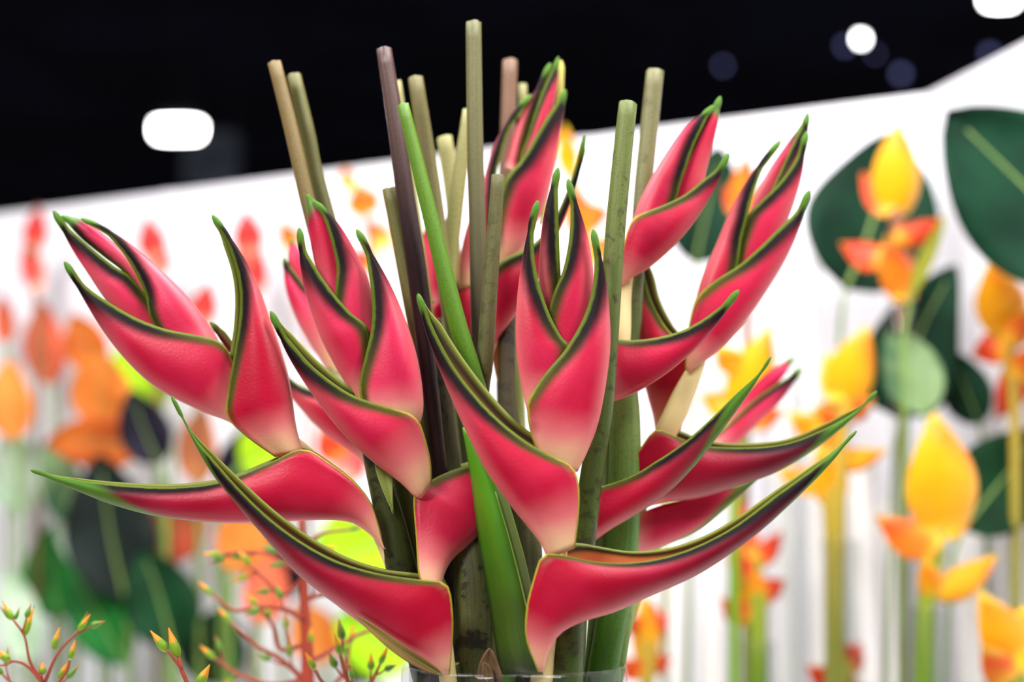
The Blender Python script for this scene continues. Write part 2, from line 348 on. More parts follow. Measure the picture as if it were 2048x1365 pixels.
# ceiling lamps of the hall, and lens ghosts built like lamps
def emis(name, c, st):
    n = NT(name); n.set(Base_Color=(0, 0, 0), Emission_Color=lin(c), Emission_Strength=st); return n.m
M['led'] = emis('led_white', '#ffffff', 26); M['lens_ghost'] = emis('lens_ghost', '#8f92d8', 1.1); M['black_metal'] = plain('black_metal', '#101014', 0.5)
def hall_lamp_or_ghost(px, py, Yd, wx, wz, mat, label, drop=True):
    Y = Yd; c = P(px, py, Y); g = thing('hall_lamp_or_ghost', label, 'lamp', c)
    hx, hz = wx * 0.5 * mpp(Y), wz * 0.5 * mpp(Y)
    n = 24; pts = []
    for z, rr in ((-hz, 0.94), (-hz * 0.4, 1), (hz, 1)):
        for k in range(n):
            a = 2 * math.pi * k / n; ca, sa = math.cos(a), math.sin(a)
            pts.append((c[0] + hx * rr * abs(ca) ** 0.7 * (1 if ca > 0 else -1), c[1] + hx * 0.4 * rr * sa, c[2] + z))
    f = grid_faces(3, n, True) + [tuple(range(n - 1, -1, -1)), tuple(range(2 * n, 3 * n))]
    mesh('diffuser', pts, f, M[mat], g)
    box('housing', (c[0] - hx * 0.8, c[1] - hx * 0.3, c[2] + hz), (c[0] + hx * 0.8, c[1] + hx * 0.3, c[2] + hz + 0.12), M['black_metal'], g, 0.01)
    if drop: box('drop_rod', (c[0] - 0.012, c[1] - 0.012, c[2] + hz + 0.12), (c[0] + 0.012, c[1] + 0.012, 8.6), M['black_metal'], g)
hall_lamp_or_ghost(356, 260, 11, 96, 26, 'led', 'long glowing ceiling lamp hanging over the stalks at the hall far side')
hall_lamp_or_ghost(1722, 78, 12, 12, 12, 'led', 'small round white ceiling lamp glowing against the black ceiling')
hall_lamp_or_ghost(2000, -4, 12, 62, 24, 'led', 'white ceiling lamp cut by the upper corner of the picture')
for i, (x, y, s, lb) in enumerate(((1446, 132, 10, 'faint violet lens ghost alone above the green stalk and bud tip'), (1690, 92, 12, 'faint violet lens ghost just beside the small round white lamp'),
        (1750, 108, 8, 'faint violet lens ghost just below the small round white lamp'), (1802, 148, 14, 'faint violet lens ghost lowest over the white booth wall'), (1980, 108, 14, 'faint violet lens ghost above the slanting end wall'))):
    hall_lamp_or_ghost(x, y, 16, s, s, 'lens_ghost', lb)  # bluish lens ghosts, added as dim glowing bodies under the ceiling
g = P(425, 325, 13); t_ = thing('hanging_screen', 'dim grey box hanging under the long ceiling lamp', 'screen', g)
M['dimgrey'] = plain('dim_grey_metal', '#5a6272', 0.7, '#3a4252', 3)
box('cabinet', (g[0] - 0.28, g[1] - 0.1, g[2] - 0.3), (g[0] + 0.28, g[1] + 0.1, g[2] + 0.3), M['dimgrey'], t_, 0.02)
for sx in (-0.2, 0.2): box('cable', (g[0] + sx - 0.01, g[1] - 0.01, g[2] + 0.3), (g[0] + sx + 0.01, g[1] + 0.01, 8.6), M['black_metal'], t_)

# tables below the frame
M['white_lam'] = plain('white_laminate', '#ebe9e6', 0.5, '#e4e2e0', 3)
TZ = 1.10
pl = thing('display_table', 'white display table under the bouquet vase', 'table', (0, 0, 0))
box('tabletop', (-0.75, -0.2, TZ - 0.04), (0.55, 0.42, TZ), M['white_lam'], pl, 0.006)
for x in (-0.7, 0.5):
    for y in (-0.15, 0.37): box('leg', (x - 0.025, y - 0.025, 0), (x + 0.025, y + 0.025, TZ - 0.04), M['white_lam'], pl, 0.004)

# vase
gl = NT('clear_glass'); tr_ = gl.t.nodes.new('ShaderNodeBsdfTransparent'); tr_.inputs['Color'].default_value = (0.95, 0.965, 0.96, 1)
gy = gl.t.nodes.new('ShaderNodeBsdfGlossy'); gy.inputs['Roughness'].default_value = 0.02
lwt = gl.t.nodes.new('ShaderNodeLayerWeight'); lwt.inputs['Blend'].default_value = 0.5
fr_ = gl.math('ADD', 0.03, gl.math('MULTIPLY', gl.math('POWER', lwt.outputs['Facing'], 5.0), 0.4))
mx_ = gl.t.nodes.new('ShaderNodeMixShader'); gl.t.links.new(fr_, mx_.inputs[0]); gl.t.links.new(tr_.outputs[0], mx_.inputs[1]); gl.t.links.new(gy.outputs[0], mx_.inputs[2])
gl.t.links.new(mx_.outputs[0], gl.t.nodes['Material Output'].inputs['Surface']); M['glass'] = gl.m
vc = P(1029, 1330, 0); VR = 221 * mpp(0); VX, VTOP = vc[0], vc[2]
def vase(name, x, y, z0, z1, r, th, label, nseg=64, group=None, cat='vase'):
    v = []; rings = [(r * 0.98, z0), (r, z0 + 0.004), (r, z1 - 0.003), (r - th * 0.3, z1), (r - th * 0.7, z1), (r - th, z1 - 0.003), (r - th, z0 + 0.014), (r * 0.8, z0 + 0.011)]
    for rr, z in rings:
        for k in range(nseg): a = 2 * math.pi * k / nseg; v.append((x + rr * math.cos(a), y + rr * math.sin(a), z))
    f = [tuple(reversed(q)) for q in grid_faces(len(rings), nseg, True)]
    f += [tuple(range(nseg)), tuple(reversed(range((len(rings) - 1) * nseg, len(rings) * nseg)))]
    f = [tuple(reversed(q)) for q in f]
    o = mesh(name, v, f, M['glass'])
    bm = bmesh.new(); bm.from_mesh(o.data); bmesh.ops.recalc_face_normals(bm, faces=bm.faces); bm.to_mesh(o.data); bm.free()
    tag(o, label, cat, group); return o
vase('cylinder_vase', VX, 0, TZ, VTOP, VR, 0.006, 'clear glass cylinder vase holding the red bouquet')

# ================================================================== BOUQUET
GR = 'red heliconias of the bouquet'
def flower(label, base):
    return thing('heliconia', label, 'flower', P(*base), GR)
def stem(f, pts, mat='dark', name='stem', **k): return tube(f, pts, mat, name, **k)

# --- C, centre front
c = flower('heliconia with upright closed bud nearest the camera, over a long horn to one side', (1085, 1340, -0.04))
bract(c, [(1186, 458), (1207, 530), (1218, 610), (1221, 690), (1212, 770), (1197, 845), (1177, 900), (1155, 945)],
      [(1186, 458), (1189, 520), (1184, 580), (1165, 640), (1130, 700), (1090, 748), (1065, 785), (1054, 815), (1062, 870), (1085, 930)], (-0.06, -0.062), 0.024, 0.8, nb=2, pk=0.35, cl=0.034, td=0.05, lw=0.0085)
bract(c, [(1076, 400), (1055, 465), (1038, 560), (1031, 650), (1034, 720), (1044, 780), (1056, 830)],
      [(1076, 400), (1068, 450), (1069, 515), (1080, 572), (1100, 630), (1122, 672), (1140, 700), (1120, 760), (1100, 820)], (-0.054, -0.056), 0.018, 0.8, pk=0.5, cl=0.026, td=0.035, lw=0.008)
bract(c, [(1136, 358), (1158, 415), (1177, 480), (1188, 560), (1186, 640), (1170, 720)], [(1136, 358), (1141, 420), (1138, 480), (1126, 540), (1106, 590), (1096, 640), (1094, 720)], (-0.048, -0.05), 0.014, 0.8, pk=0.5, cl=0.01, td=0.03, lw=0.007)
bract(c, [(1116, 335), (1100, 380), (1086, 440), (1078, 520), (1080, 600), (1090, 700)], [(1116, 335), (1116, 400), (1118, 470), (1120, 530), (1125, 600), (1130, 700)], (-0.043, -0.044), 0.010, 0.8, pk=0.5, cl=0.01, td=0.035, lw=0.008)
bract(c, [(836, 586), (850, 660), (880, 742), (920, 838), (968, 935), (1018, 1008), (1058, 1058), (1082, 1090), (1094, 1118)],
      [(836, 586), (856, 632), (882, 688), (912, 740), (950, 790), (1000, 842), (1058, 887), (1110, 915), (1145, 935), (1158, 970), (1158, 1030), (1150, 1098)],
      (-0.066, -0.062), 0.027, 0.85, far=[(836, 586), (872, 632), (912, 696), (955, 756), (1000, 810), (1040, 850), (1085, 880), (1120, 900), (1145, 930), (1156, 970), (1156, 1030), (1148, 1098)], nb=3, pk=0.22, cl=0.034, td=0.07, lw=0.0075)
bract(c, [(1713, 862), (1655, 935), (1580, 1010), (1500, 1080), (1400, 1148), (1300, 1194), (1230, 1225), (1165, 1245), (1122, 1268), (1098, 1305), (1086, 1345)],
      [(1713, 862), (1668, 903), (1615, 945), (1550, 992), (1470, 1052), (1400, 1090), (1330, 1115), (1260, 1126), (1190, 1124), (1130, 1112), (1086, 1111), (1066, 1160), (1052, 1220), (1052, 1280), (1076, 1345)],
      (-0.066, -0.05), 0.027, 0.8, far=[(1713, 862), (1668, 900), (1615, 938), (1550, 982), (1470, 1038), (1400, 1076), (1330, 1098), (1260, 1103), (1200, 1094), (1148, 1086), (1100, 1100), (1070, 1160), (1056, 1220), (1056, 1280), (1078, 1345)],
      nb=4, pk=0.15, cl=0.030, td=0.12, tg=0.03, lw=0.0072, kg=0.003, tw=5)
stem(c, [(1120, 940, -0.055, 34), (1115, 1100, -0.05, 40), (1086, 1320, -0.04, 44), (1084, 1480, -0.025, 46)], 'rachis', 'rachis')
stem(c, [(1084, 1440, -0.028, 52), (1075, 1700, -0.01, 54), (1070, 1850, 0.0, 54)], 'leek', 'stem', n=12)

# --- B, front with long horn over its neighbour
b = flower('heliconia with salmon bud and a horn crossing its neighbour, dry sheath at vase rim', (890, 1340, -0.03))
bract(b, [(713, 458), (746, 508), (781, 570), (811, 640), (831, 700), (843, 760), (847, 815), (840, 850)],
      [(713, 458), (729, 500), (739, 560), (744, 610), (742, 660), (731, 710), (720, 760), (721, 800), (740, 850)], (-0.02, -0.022), 0.024, 0.8, pk=0.8, cl=0.026, td=0.045, lw=0.0075)
bract(b, [(598, 455), (600, 530), (614, 600), (638, 670), (664, 722), (692, 770), (722, 812)],
      [(598, 455), (612, 500), (638, 545), (670, 590), (702, 626), (735, 657), (740, 720), (735, 790)], (-0.014, -0.016), 0.018, 0.8, pk=0.7, cl=0.022, td=0.045, lw=0.0072)
bract(b, [(627, 400), (652, 420), (680, 452), (712, 505), (737, 560), (750, 640), (755, 710)], [(627, 400), (648, 440), (664, 490), (673, 535), (672, 565), (668, 620), (670, 700)], (-0.008, -0.01), 0.014, 0.8, pk=0.75, cl=0.008, td=0.02, lw=0.007)
bract(b, [(613, 388), (614, 430), (620, 480), (632, 540), (650, 610), (668, 680)], [(613, 388), (640, 410), (662, 450), (684, 520), (700, 600), (715, 680)], (-0.003, -0.005), 0.010, 0.8, pk=0.7, cl=0.008, td=0.015, lw=0.002)
bract(b, [(541, 622), (570, 700), (618, 780), (680, 862), (740, 920), (800, 966), (826, 992), (842, 1000)],
      [(541, 622), (560, 655), (590, 693), (630, 737), (690, 782), (740, 804), (790, 818), (822, 829), (840, 848), (853, 885), (862, 925), (864, 968)],
      (-0.024, -0.03), 0.026, 0.85, far=[(541, 622), (566, 648), (600, 686), (642, 728), (697, 772), (745, 795), (790, 812), (822, 825), (840, 845), (852, 885), (860, 925), (862, 968)], nb=4, pk=0.3, cl=0.040, td=0.05, lw=0.0078)
bract(b, [(1010, 930), (990, 1010), (965, 1062), (945, 1085), (911, 1114), (893, 1140), (880, 1178)],
      [(1010, 930), (975, 922), (938, 930), (890, 947), (856, 965), (828, 988), (832, 1080), (837, 1150), (850, 1178)], (-0.034, 0.02), 0.026, 0.85,
      far=[(1010, 930), (975, 915), (938, 924), (890, 940), (856, 958), (832, 985), (836, 1080), (842, 1150), (852, 1178)], nb=3, pk=0.35, cl=0.030, td=0.02, lw=0.0072)
bract(b, [(343, 792), (376, 862), (420, 942), (478, 1016), (540, 1088), (600, 1154), (680, 1217), (760, 1277), (840, 1328), (890, 1352)],
      [(343, 792), (384, 868), (430, 923), (482, 982), (540, 1038), (605, 1086), (680, 1125), (760, 1148), (840, 1160), (892, 1168), (905, 1215), (906, 1275), (900, 1350)],
      (-0.04, -0.055), 0.027, 0.8, far=[(343, 792), (386, 864), (434, 914), (488, 966), (550, 1022), (620, 1074), (690, 1113), (765, 1138), (840, 1148), (890, 1160), (902, 1215), (902, 1275), (897, 1350)],
      nb=3, pk=0.12, cl=0.028, td=0.12, tg=0.03, lw=0.0075, kg=0.003, tw=5)
stem(b, [(800, 840, -0.012, 26), (845, 985, -0.014, 34), (868, 1160, -0.02, 40), (893, 1330, -0.028, 34), (905, 1480, -0.02, 40)], 'rachis', 'rachis')
stem(b, [(900, 1330, -0.022, 40), (925, 1600, -0.005, 46), (940, 1850, 0.01, 50)], 'dark', 'stem', n=14)
leaf(b, (885, 1352), (714, 1232), 24, -0.058, 'dry', bend=-6, fold=0.4, name='dry_sheath')

# --- A, far side spray with a long horizontal horn
a = flower('heliconia leaning outward with a long horizontal horn and no neighbour beyond it', (850, 1360, 0.0))
bract(a, [(128, 523), (162, 590), (208, 665), (258, 728), (318, 780), (400, 822), (452, 842), (500, 866)],
      [(128, 523), (172, 572), (218, 605), (270, 635), (330, 658), (400, 672), (436, 682), (458, 705), (475, 760), (490, 830)], (0.0, 0.0), 0.023, 0.85, nb=2, pk=0.4, cl=0.032, td=0.05, lw=0.0065)
bract(a, [(162, 436), (238, 472), (318, 537), (380, 598), (420, 652), (442, 692), (460, 745)],
      [(162, 436), (205, 462), (242, 502), (270, 545), (290, 590), (302, 640), (340, 690), (400, 740)], (0.007, 0.006), 0.018, 0.8, pk=0.85, cl=0.032, td=0.025, lw=0.006)
bract(a, [(106, 422), (138, 488), (176, 548), (215, 605), (270, 660), (330, 720)], [(106, 422), (140, 458), (185, 498), (230, 534), (262, 555), (305, 610), (350, 690)], (0.014, 0.012), 0.015, 0.8, pk=0.85, cl=0.008, td=0.03, lw=0.006)
bract(a, [(122, 432), (165, 440), (215, 475), (262, 520), (300, 580)], [(122, 432), (160, 475), (205, 512), (250, 548), (290, 600)], (0.02, 0.018), 0.010, 0.8, pk=0.8, cl=0.008, td=0.02, lw=0.003)
bract(a, [(424, 430), (470, 488), (512, 560), (541, 640), (562, 700), (581, 770), (592, 850), (606, 905)],
      [(424, 430), (452, 482), (472, 540), (480, 592), (477, 650), (467, 715), (456, 780), (454, 832), (490, 872), (550, 915)],
      (-0.012, -0.02), 0.026, 0.75, far=[(424, 430), (444, 484), (463, 542), (470, 592), (468, 650), (459, 715), (451, 780), (452, 832), (490, 868), (552, 910)], nb=2, pk=0.15, cl=0.030, td=0.05, lw=0.007)
bract(a, [(420, 645), (440, 680), (466, 715), (490, 745)], [(420, 645), (448, 662), (470, 690), (495, 715)], (0.03, 0.03), 0.008, 0.8, pk=0.1, cl=0.004, td=0.05, tg=0.006, lw=0.004)
bract(a, [(60, 940), (130, 972), (230, 1012), (330, 1036), (450, 1047), (560, 1044), (650, 1041), (702, 1046), (735, 1066), (770, 1100)],
      [(60, 940), (150, 960), (250, 971), (340, 975), (420, 968), (472, 954), (540, 926), (606, 899), (662, 929), (712, 968), (745, 1015), (768, 1095)],
      (-0.018, -0.03), 0.026, 0.8, far=[(60, 940), (150, 956), (250, 966), (340, 969), (420, 962), (472, 949), (540, 921), (606, 896), (662, 926), (712, 966), (745, 1013), (768, 1093)],
      nb=4, pk=0.2, cl=0.040, td=0.10, tg=0.028, lw=0.0045, kg=0.0075, kp=0.01, tw=5)
stem(a, [(470, 800, 0.01, 26), (590, 890, 0.012, 30), (690, 980, 0.01, 34), (752, 1050, 0.002, 36), (785, 1130, 0.002, 30)], 'rachis', 'rachis')
stem(a, [(738, 880, 0.002, 36), (758, 960, 0.002, 46), (780, 1040, 0.002, 56), (806, 1150, 0.002, 62), (848, 1330, 0.0, 58), (905, 1600, 0.01, 58), (930, 1850, 0.02, 56)], 'dark')
leaf(a, (786, 1028), (756, 890), 30, -0.012, 'lightsheath', fold=0.35, name='sheath', pw=1.6)

# --- E, tall bud at the top behind
e = flower('tallest heliconia bud, upright behind the two slim stalks', (1050, 1360, 0.03))
bract(e, [(1131, 178), (1129, 215), (1122, 260), (1115, 300), (1106, 350), (1092, 402), (1070, 455), (1048, 495), (1010, 530)],
      [(1131, 178), (1108, 212), (1089, 242), (1070, 275), (1054, 302), (1036, 328), (1018, 348), (1005, 375), (992, 440), (990, 530)], (0.09, 0.09), 0.022, 0.8, pk=0.35, cl=0.034, td=0.035, lw=0.0085)
bract(e, [(1116, 113), (1117, 150), (1110, 195), (1104, 230), (1095, 290)], [(1116, 113), (1100, 150), (1084, 188), (1068, 232), (1053, 280), (1042, 312), (1040, 350)], (0.097, 0.097), 0.015, 0.8, pk=0.45, cl=0.008, td=0.022, lw=0.006)
bract(e, [(1101, 126), (1072, 178), (1046, 222), (1026, 270), (1008, 335)], [(1101, 126), (1090, 170), (1075, 218), (1060, 262), (1046, 310), (1040, 350)], (0.103, 0.103), 0.012, 0.8, pk=0.5, cl=0.008, td=0.03, lw=0.006)
bract(e, [(1062, 188), (1027, 226), (1002, 262), (983, 302), (968, 355), (948, 412), (929, 470), (918, 530), (917, 580)],
      [(1062, 188), (1038, 226), (1018, 262), (1005, 302), (994, 345), (988, 420), (985, 500), (980, 570)], (0.094, 0.1), 0.018, 0.7, pk=0.4, cl=0.03, td=0.03, lw=0.006)
bract(e, [(1122, 120), (1124, 200), (1112, 300), (1096, 400), (1085, 450)], [(1122, 120), (1112, 200), (1100, 300), (1085, 400), (1078, 450)], (0.115, 0.115), 0.006, 0.8, mat='strap', name='strap', label='pale yellow-green strap behind the bud', td=0, tg=0.001, lw=0.001, cl=0.001)
bract(e, [(1171, 272), (1164, 325), (1146, 392), (1112, 480), (1078, 560), (1030, 632), (990, 690), (975, 740)],
      [(1171, 272), (1152, 328), (1135, 380), (1108, 440), (1078, 478), (1048, 500), (1015, 515), (990, 535), (975, 580), (970, 640)], (0.07, 0.03), 0.02, 0.8, pk=0.15, cl=0.024, td=0.07, tg=0.018, lw=0.007)
bract(e, [(900, 545), (910, 600), (919, 660), (936, 728), (965, 780)], [(900, 545), (922, 571), (942, 561), (970, 556), (1000, 560), (1005, 650)], (0.08, 0.10), 0.018, 0.8, pk=0.1, cl=0.02, td=0.0, lw=0.006)
stem(e, [(1000, 520, 0.095, 30), (985, 620, 0.09, 34), (1010, 760, 0.08, 34)], 'rachis', 'rachis')
stem(e, [(1016, 590, 0.075, 32), (1015, 800, 0.06, 38), (1047, 1050, 0.05, 68), (1054, 1340, 0.03, 60), (1055, 1600, 0.03, 60), (1055, 1850, 0.03, 60)], 'husk')

# --- F, J, H8: the blurred ones behind
f = flower('small blurred heliconia half hidden behind the bright green stalk', (960, 1380, 0.06))
bract(f, [(872, 400), (851, 450), (842, 505), (846, 570), (862, 630)], [(872, 400), (895, 450), (906, 520), (900, 590), (880, 640)], (0.14, 0.14), 0.016, 0.8, pk=0.4, cl=0.02, td=0.02)
bract(f, [(815, 540), (836, 630), (866, 710), (892, 790), (905, 830)], [(815, 540), (845, 590), (872, 604), (905, 592), (915, 680), (915, 820)], (0.13, 0.13), 0.018, 0.8, pk=0.2, cl=0.04, td=0.02)
bract(f, [(885, 740), (892, 800), (905, 880), (915, 925)], [(885, 740), (920, 780), (935, 840), (935, 920)], (0.12, 0.12), 0.014, 0.8, pk=0.1, cl=0.02, td=0.02)
stem(f, [(890, 620, 0.145, 24), (915, 800, 0.13, 30), (925, 940, 0.12, 34), (955, 1340, 0.06, 40), (990, 1700, 0.05, 42)], 'husk')
j = flower('pale blurred heliconia bud behind the salmon bud', (900, 1380, 0.05))
bract(j, [(566, 515), (572, 580), (600, 655), (640, 720), (668, 770)], [(566, 515), (590, 545), (612, 575), (650, 620), (690, 700)], (0.15, 0.15), 0.02, 0.8, pk=0.95, cl=0.05, td=0.012, tg=0.006, lw=0.004)
bract(j, [(583, 475), (610, 520), (640, 590), (660, 640)], [(583, 475), (576, 520), (592, 580), (630, 650)], (0.157, 0.157), 0.014, 0.8, pk=0.9, cl=0.02, td=0.0, tg=0.006, lw=0.001)
bract(j, [(520, 690), (575, 785), (640, 860), (700, 905), (740, 940)], [(520, 690), (575, 752), (620, 780), (680, 790), (730, 830), (750, 900)], (0.12, 0.13), 0.02, 0.8, pk=0.2, cl=0.02, td=0.03, lw=0.005)
stem(j, [(640, 660, 0.15, 24), (690, 790, 0.14, 30), (750, 930, 0.11, 34), (800, 1100, 0.08, 40), (890, 1380, 0.05, 44), (950, 1700, 0.05, 44)], 'pale')
k = flower('pale blurred heliconia behind the crossing horns, its tips beyond them', (1180, 1380, 0.06))
bract(k, [(1604, 738), (1568, 795), (1520, 845), (1470, 893), (1420, 935)], [(1604, 738), (1560, 765), (1510, 800), (1460, 845), (1400, 900)], (0.25, 0.25), 0.02, 0.8, pk=0.95, cl=0.03, td=0.03, tg=0.008, lw=0.004)
bract(k, [(1585, 716), (1570, 750), (1530, 800), (1480, 850), (1420, 900)], [(1585, 716), (1535, 745), (1490, 790), (1440, 850), (1390, 900)], (0.26, 0.26), 0.016, 0.8, pk=1.0, cl=0.05, td=0.0, tg=0.006, lw=0.001)
stem(k, [(1450, 850, 0.255, 24), (1390, 920, 0.24, 34), (1300, 1100, 0.16, 36), (1215, 1360, 0.06, 40), (1150, 1700, 0.05, 42)], 'pale')

# --- G
g = flower('heliconia with half open bud beside the thick green stalk', (1215, 1360, 0.02))
bract(g, [(1458, 306), (1441, 355), (1411, 410), (1381, 455), (1341, 500), (1300, 535), (1265, 556), (1243, 575)],
      [(1458, 306), (1436, 335), (1405, 361), (1370, 389), (1330, 409), (1292, 424), (1264, 441), (1247, 490), (1240, 540), (1238, 575)], (0.03, 0.03), 0.023, 0.8, nb=3, pk=0.25, cl=0.024, td=0.022, tg=0.016, lw=0.0062)
bract(g, [(1427, 210), (1370, 255), (1330, 310), (1300, 360), (1275, 412), (1258, 470), (1250, 520)], [(1427, 210), (1408, 250), (1389, 290), (1373, 335), (1361, 370), (1352, 400), (1330, 450), (1300, 500)], (0.037, 0.037), 0.018, 0.8, pk=0.5, cl=0.02, td=0.012, tg=0.01, lw=0.006)
bract(g, [(1441, 192), (1437, 240), (1426, 290), (1414, 340), (1402, 380), (1370, 430)], [(1441, 192), (1412, 235), (1384, 295), (1358, 355), (1345, 410), (1335, 440)], (0.043, 0.043), 0.013, 0.8, pk=0.5, cl=0.012, td=0.012, tg=0.016, lw=0.002)
bract(g, [(1479, 580), (1441, 640), (1400, 690), (1350, 735), (1300, 770), (1252, 795), (1215, 806), (1190, 806)],
      [(1479, 580), (1440, 614), (1400, 643), (1360, 663), (1310, 676), (1260, 681), (1222, 678), (1195, 690), (1185, 740)], (0.0, 0.0), 0.024, 0.8, pk=0.2, cl=0.02, td=0.035, tg=0.016, lw=0.0055, kp=0.006)
stem(g, [(1262, 500, 0.045, 26), (1247, 580, 0.04, 34), (1242, 680, 0.03, 38), (1225, 760, 0.035, 38)], 'rachis', 'rachis')
stem(g, [(1240, 670, 0.045, 40), (1250, 850, 0.045, 62), (1243, 1100, 0.035, 66), (1213, 1300, 0.02, 60), (1160, 1600, 0.03, 60), (1130, 1850, 0.035, 60)], 'fresh')

# --- H
h = flower('heliconia with the slender bud farthest along the wall side, curved horn below', (1235, 1360, 0.04))
bract(h, [(1619, 380), (1601, 450), (1576, 510), (1541, 570), (1501, 630), (1461, 680), (1421, 715), (1388, 737), (1378, 745)],
      [(1619, 380), (1591, 424), (1560, 455), (1520, 494), (1480, 529), (1440, 555), (1410, 578), (1391, 602), (1378, 650), (1372, 700), (1370, 740)], (0.05, 0.05), 0.023, 0.8, nb=3, pk=0.3, cl=0.028, td=0.03, tg=0.016, lw=0.0075)
bract(h, [(1561, 280), (1501, 350), (1461, 420), (1431, 490), (1405, 552), (1390, 610), (1385, 650)], [(1561, 280), (1527, 335), (1506, 390), (1494, 440), (1484, 480), (1476, 530), (1460, 580), (1430, 640)], (0.057, 0.057), 0.018, 0.8, pk=0.35, cl=0.01, td=0.025, lw=0.007)
bract(h, [(1614, 262), (1606, 340), (1592, 395), (1576, 440), (1550, 500), (1510, 560)], [(1614, 262), (1590, 320), (1560, 364), (1520, 405), (1496, 432), (1478, 490), (1465, 560)], (0.064, 0.064), 0.014, 0.8, pk=0.4, cl=0.008, td=0.025, tg=0.01, lw=0.007)
bract(h, [(1616, 226), (1616, 270), (1606, 320), (1586, 390), (1550, 450)], [(1616, 226), (1596, 265), (1576, 308), (1556, 352), (1535, 400), (1515, 460)], (0.07, 0.07), 0.010, 0.8, pk=0.4, cl=0.008, td=0.012, tg=0.008, lw=0.006)
bract(h, [(1606, 245), (1572, 290), (1535, 345), (1508, 400), (1495, 460)], [(1610, 245), (1604, 300), (1580, 360), (1555, 410), (1530, 470)], (0.076, 0.076), 0.008, 0.8, pk=0.4, cl=0.008, td=0.02, tg=0.008, lw=0.003)
bract(h, [(1268, 470), (1262, 560), (1268, 650), (1280, 730), (1294, 790), (1305, 830), (1312, 870)],
      [(1268, 470), (1288, 545), (1303, 600), (1328, 648), (1350, 672), (1385, 690), (1398, 720), (1378, 790), (1360, 870)], (0.085, 0.07), 0.022, 0.85,
      far=[(1268, 470), (1305, 545), (1320, 600), (1345, 650), (1365, 672), (1390, 690), (1398, 720), (1378, 790), (1360, 870)], nb=4, pk=0.15, cl=0.03, td=0.03, lw=0.0075)
bract(h, [(1754, 782), (1711, 832), (1640, 892), (1560, 942), (1480, 972), (1400, 996), (1330, 1006), (1285, 1018), (1268, 1030)],
      [(1754, 782), (1722, 815), (1690, 836), (1640, 862), (1580, 885), (1520, 894), (1450, 895), (1400, 890), (1350, 873), (1312, 860), (1282, 895), (1264, 930), (1258, 1020)],
      (0.05, 0.05), 0.025, 0.8, far=[(1754, 782), (1720, 808), (1688, 828), (1640, 852), (1580, 877), (1520, 886), (1450, 886), (1400, 878), (1360, 862), (1330, 855), (1290, 890), (1266, 930), (1260, 1020)],
      nb=3, pk=0.05, cl=0.022, td=0.10, tg=0.028, lw=0.0062, kg=0.006, tw=5)
bract(h, [(1560, 915), (1510, 965), (1460, 1010), (1400, 1060), (1330, 1092), (1268, 1112), (1250, 1118)], [(1560, 915), (1500, 965), (1430, 985), (1370, 1000), (1320, 1012), (1280, 1030), (1262, 1060)], (0.07, 0.09), 0.02, 0.8, pk=0.45, cl=0.02, td=0.03, lw=0.0006, kg=0.006, kp=0.02, tw=5)
stem(h, [(1405, 690, 0.062, 26), (1392, 735, 0.06, 32), (1362, 800, 0.062, 44), (1330, 870, 0.062, 44), (1290, 960, 0.075, 36), (1268, 1060, 0.07, 34), (1258, 1120, 0.065, 34)], 'rachis', 'rachis')
stem(h, [(1262, 1090, 0.066, 34), (1235, 1300, 0.05, 40), (1185, 1600, 0.05, 44), (1150, 1850, 0.05, 44)], 'fresh')

# --- I: single dark horn in front of H
i_ = flower('heliconia showing one dark horn with a green keel across the thick stems', (1165, 1360, -0.01))
bract(i_, [(1543, 714), (1496, 790), (1444, 862), (1392, 930), (1332, 990), (1272, 1030), (1222, 1060), (1185, 1086), (1160, 1098)],
      [(1543, 714), (1512, 752), (1470, 790), (1420, 840), (1370, 884), (1312, 923), (1262, 953), (1196, 976), (1165, 985)], (-0.012, -0.02), 0.024, 0.8, pk=0.05, cl=0.012, td=0.12, tg=0.02, lw=0.0045, kg=0.0075, tw=5)
stem(i_, [(1165, 985, 0.0, 30), (1160, 1098, 0.0, 34), (1150, 1330, 0.0, 38), (1120, 1600, 0.01, 40), (1105, 1850, 0.01, 40)], 'leek')

# ------------------------------------------------------------------ cut stalks
SG = 'bare cut stalks standing among the flowers'
def stalk(label, pts, mat, **k):
    base = pts[-1]; t = thing('cut_stalk', label, 'stalk', P(*base[:3]), SG)
    tube(t, pts, mat, 'shaft', n=48, m=20, jag=0.0006, **k); return t
stalk('tan cut stalk, the outermost of the leaning pair over the salmon bud', [(549, 126, 0.03, 28), (575, 228, 0.03, 29), (600, 335, 0.03, 30), (625, 440, 0.03, 31), (760, 950, 0.03, 36), (865, 1360, 0.03, 40), (950, 1800, 0.03, 40)], 'tan')
stalk('olive cut stalk, the inner one of the leaning pair over the salmon bud', [(588, 151, 0.06, 29), (615, 265, 0.06, 31), (645, 400, 0.06, 32), (802, 960, 0.045, 42), (835, 1100, 0.04, 48), (885, 1360, 0.035, 46), (985, 1800, 0.05, 38)], 'olive')
stalk('tall glossy purple-brown cut stalk beside the bright green one', [(768, 99, 0.0, 32), (790, 240, 0.0, 35), (812, 400, 0.0, 38), (836, 560, 0.0, 40), (858, 760, 0.0, 36), (880, 960, 0.0, 36), (935, 1380, 0.0, 38), (985, 1800, 0.02, 38)], 'purple')
stalk('thin pale stalk peeping out behind the purple-brown stalk', [(796, 163, 0.10, 14), (815, 300, 0.10, 16), (850, 560, 0.10, 18), (905, 960, 0.08, 20), (975, 1380, 0.06, 20), (1010, 1800, 0.06, 20)], 'pale')
stalk('bright green cut stalk leaning in front of the purple-brown one', [(806, 210, -0.028, 25), (838, 340, -0.028, 29), (880, 510, -0.028, 34), (918, 660, -0.028, 38), (948, 760, -0.026, 40), (985, 930, -0.02, 40), (1010, 1360, 0.0, 40), (1030, 1800, 0.02, 40)], 'lime')
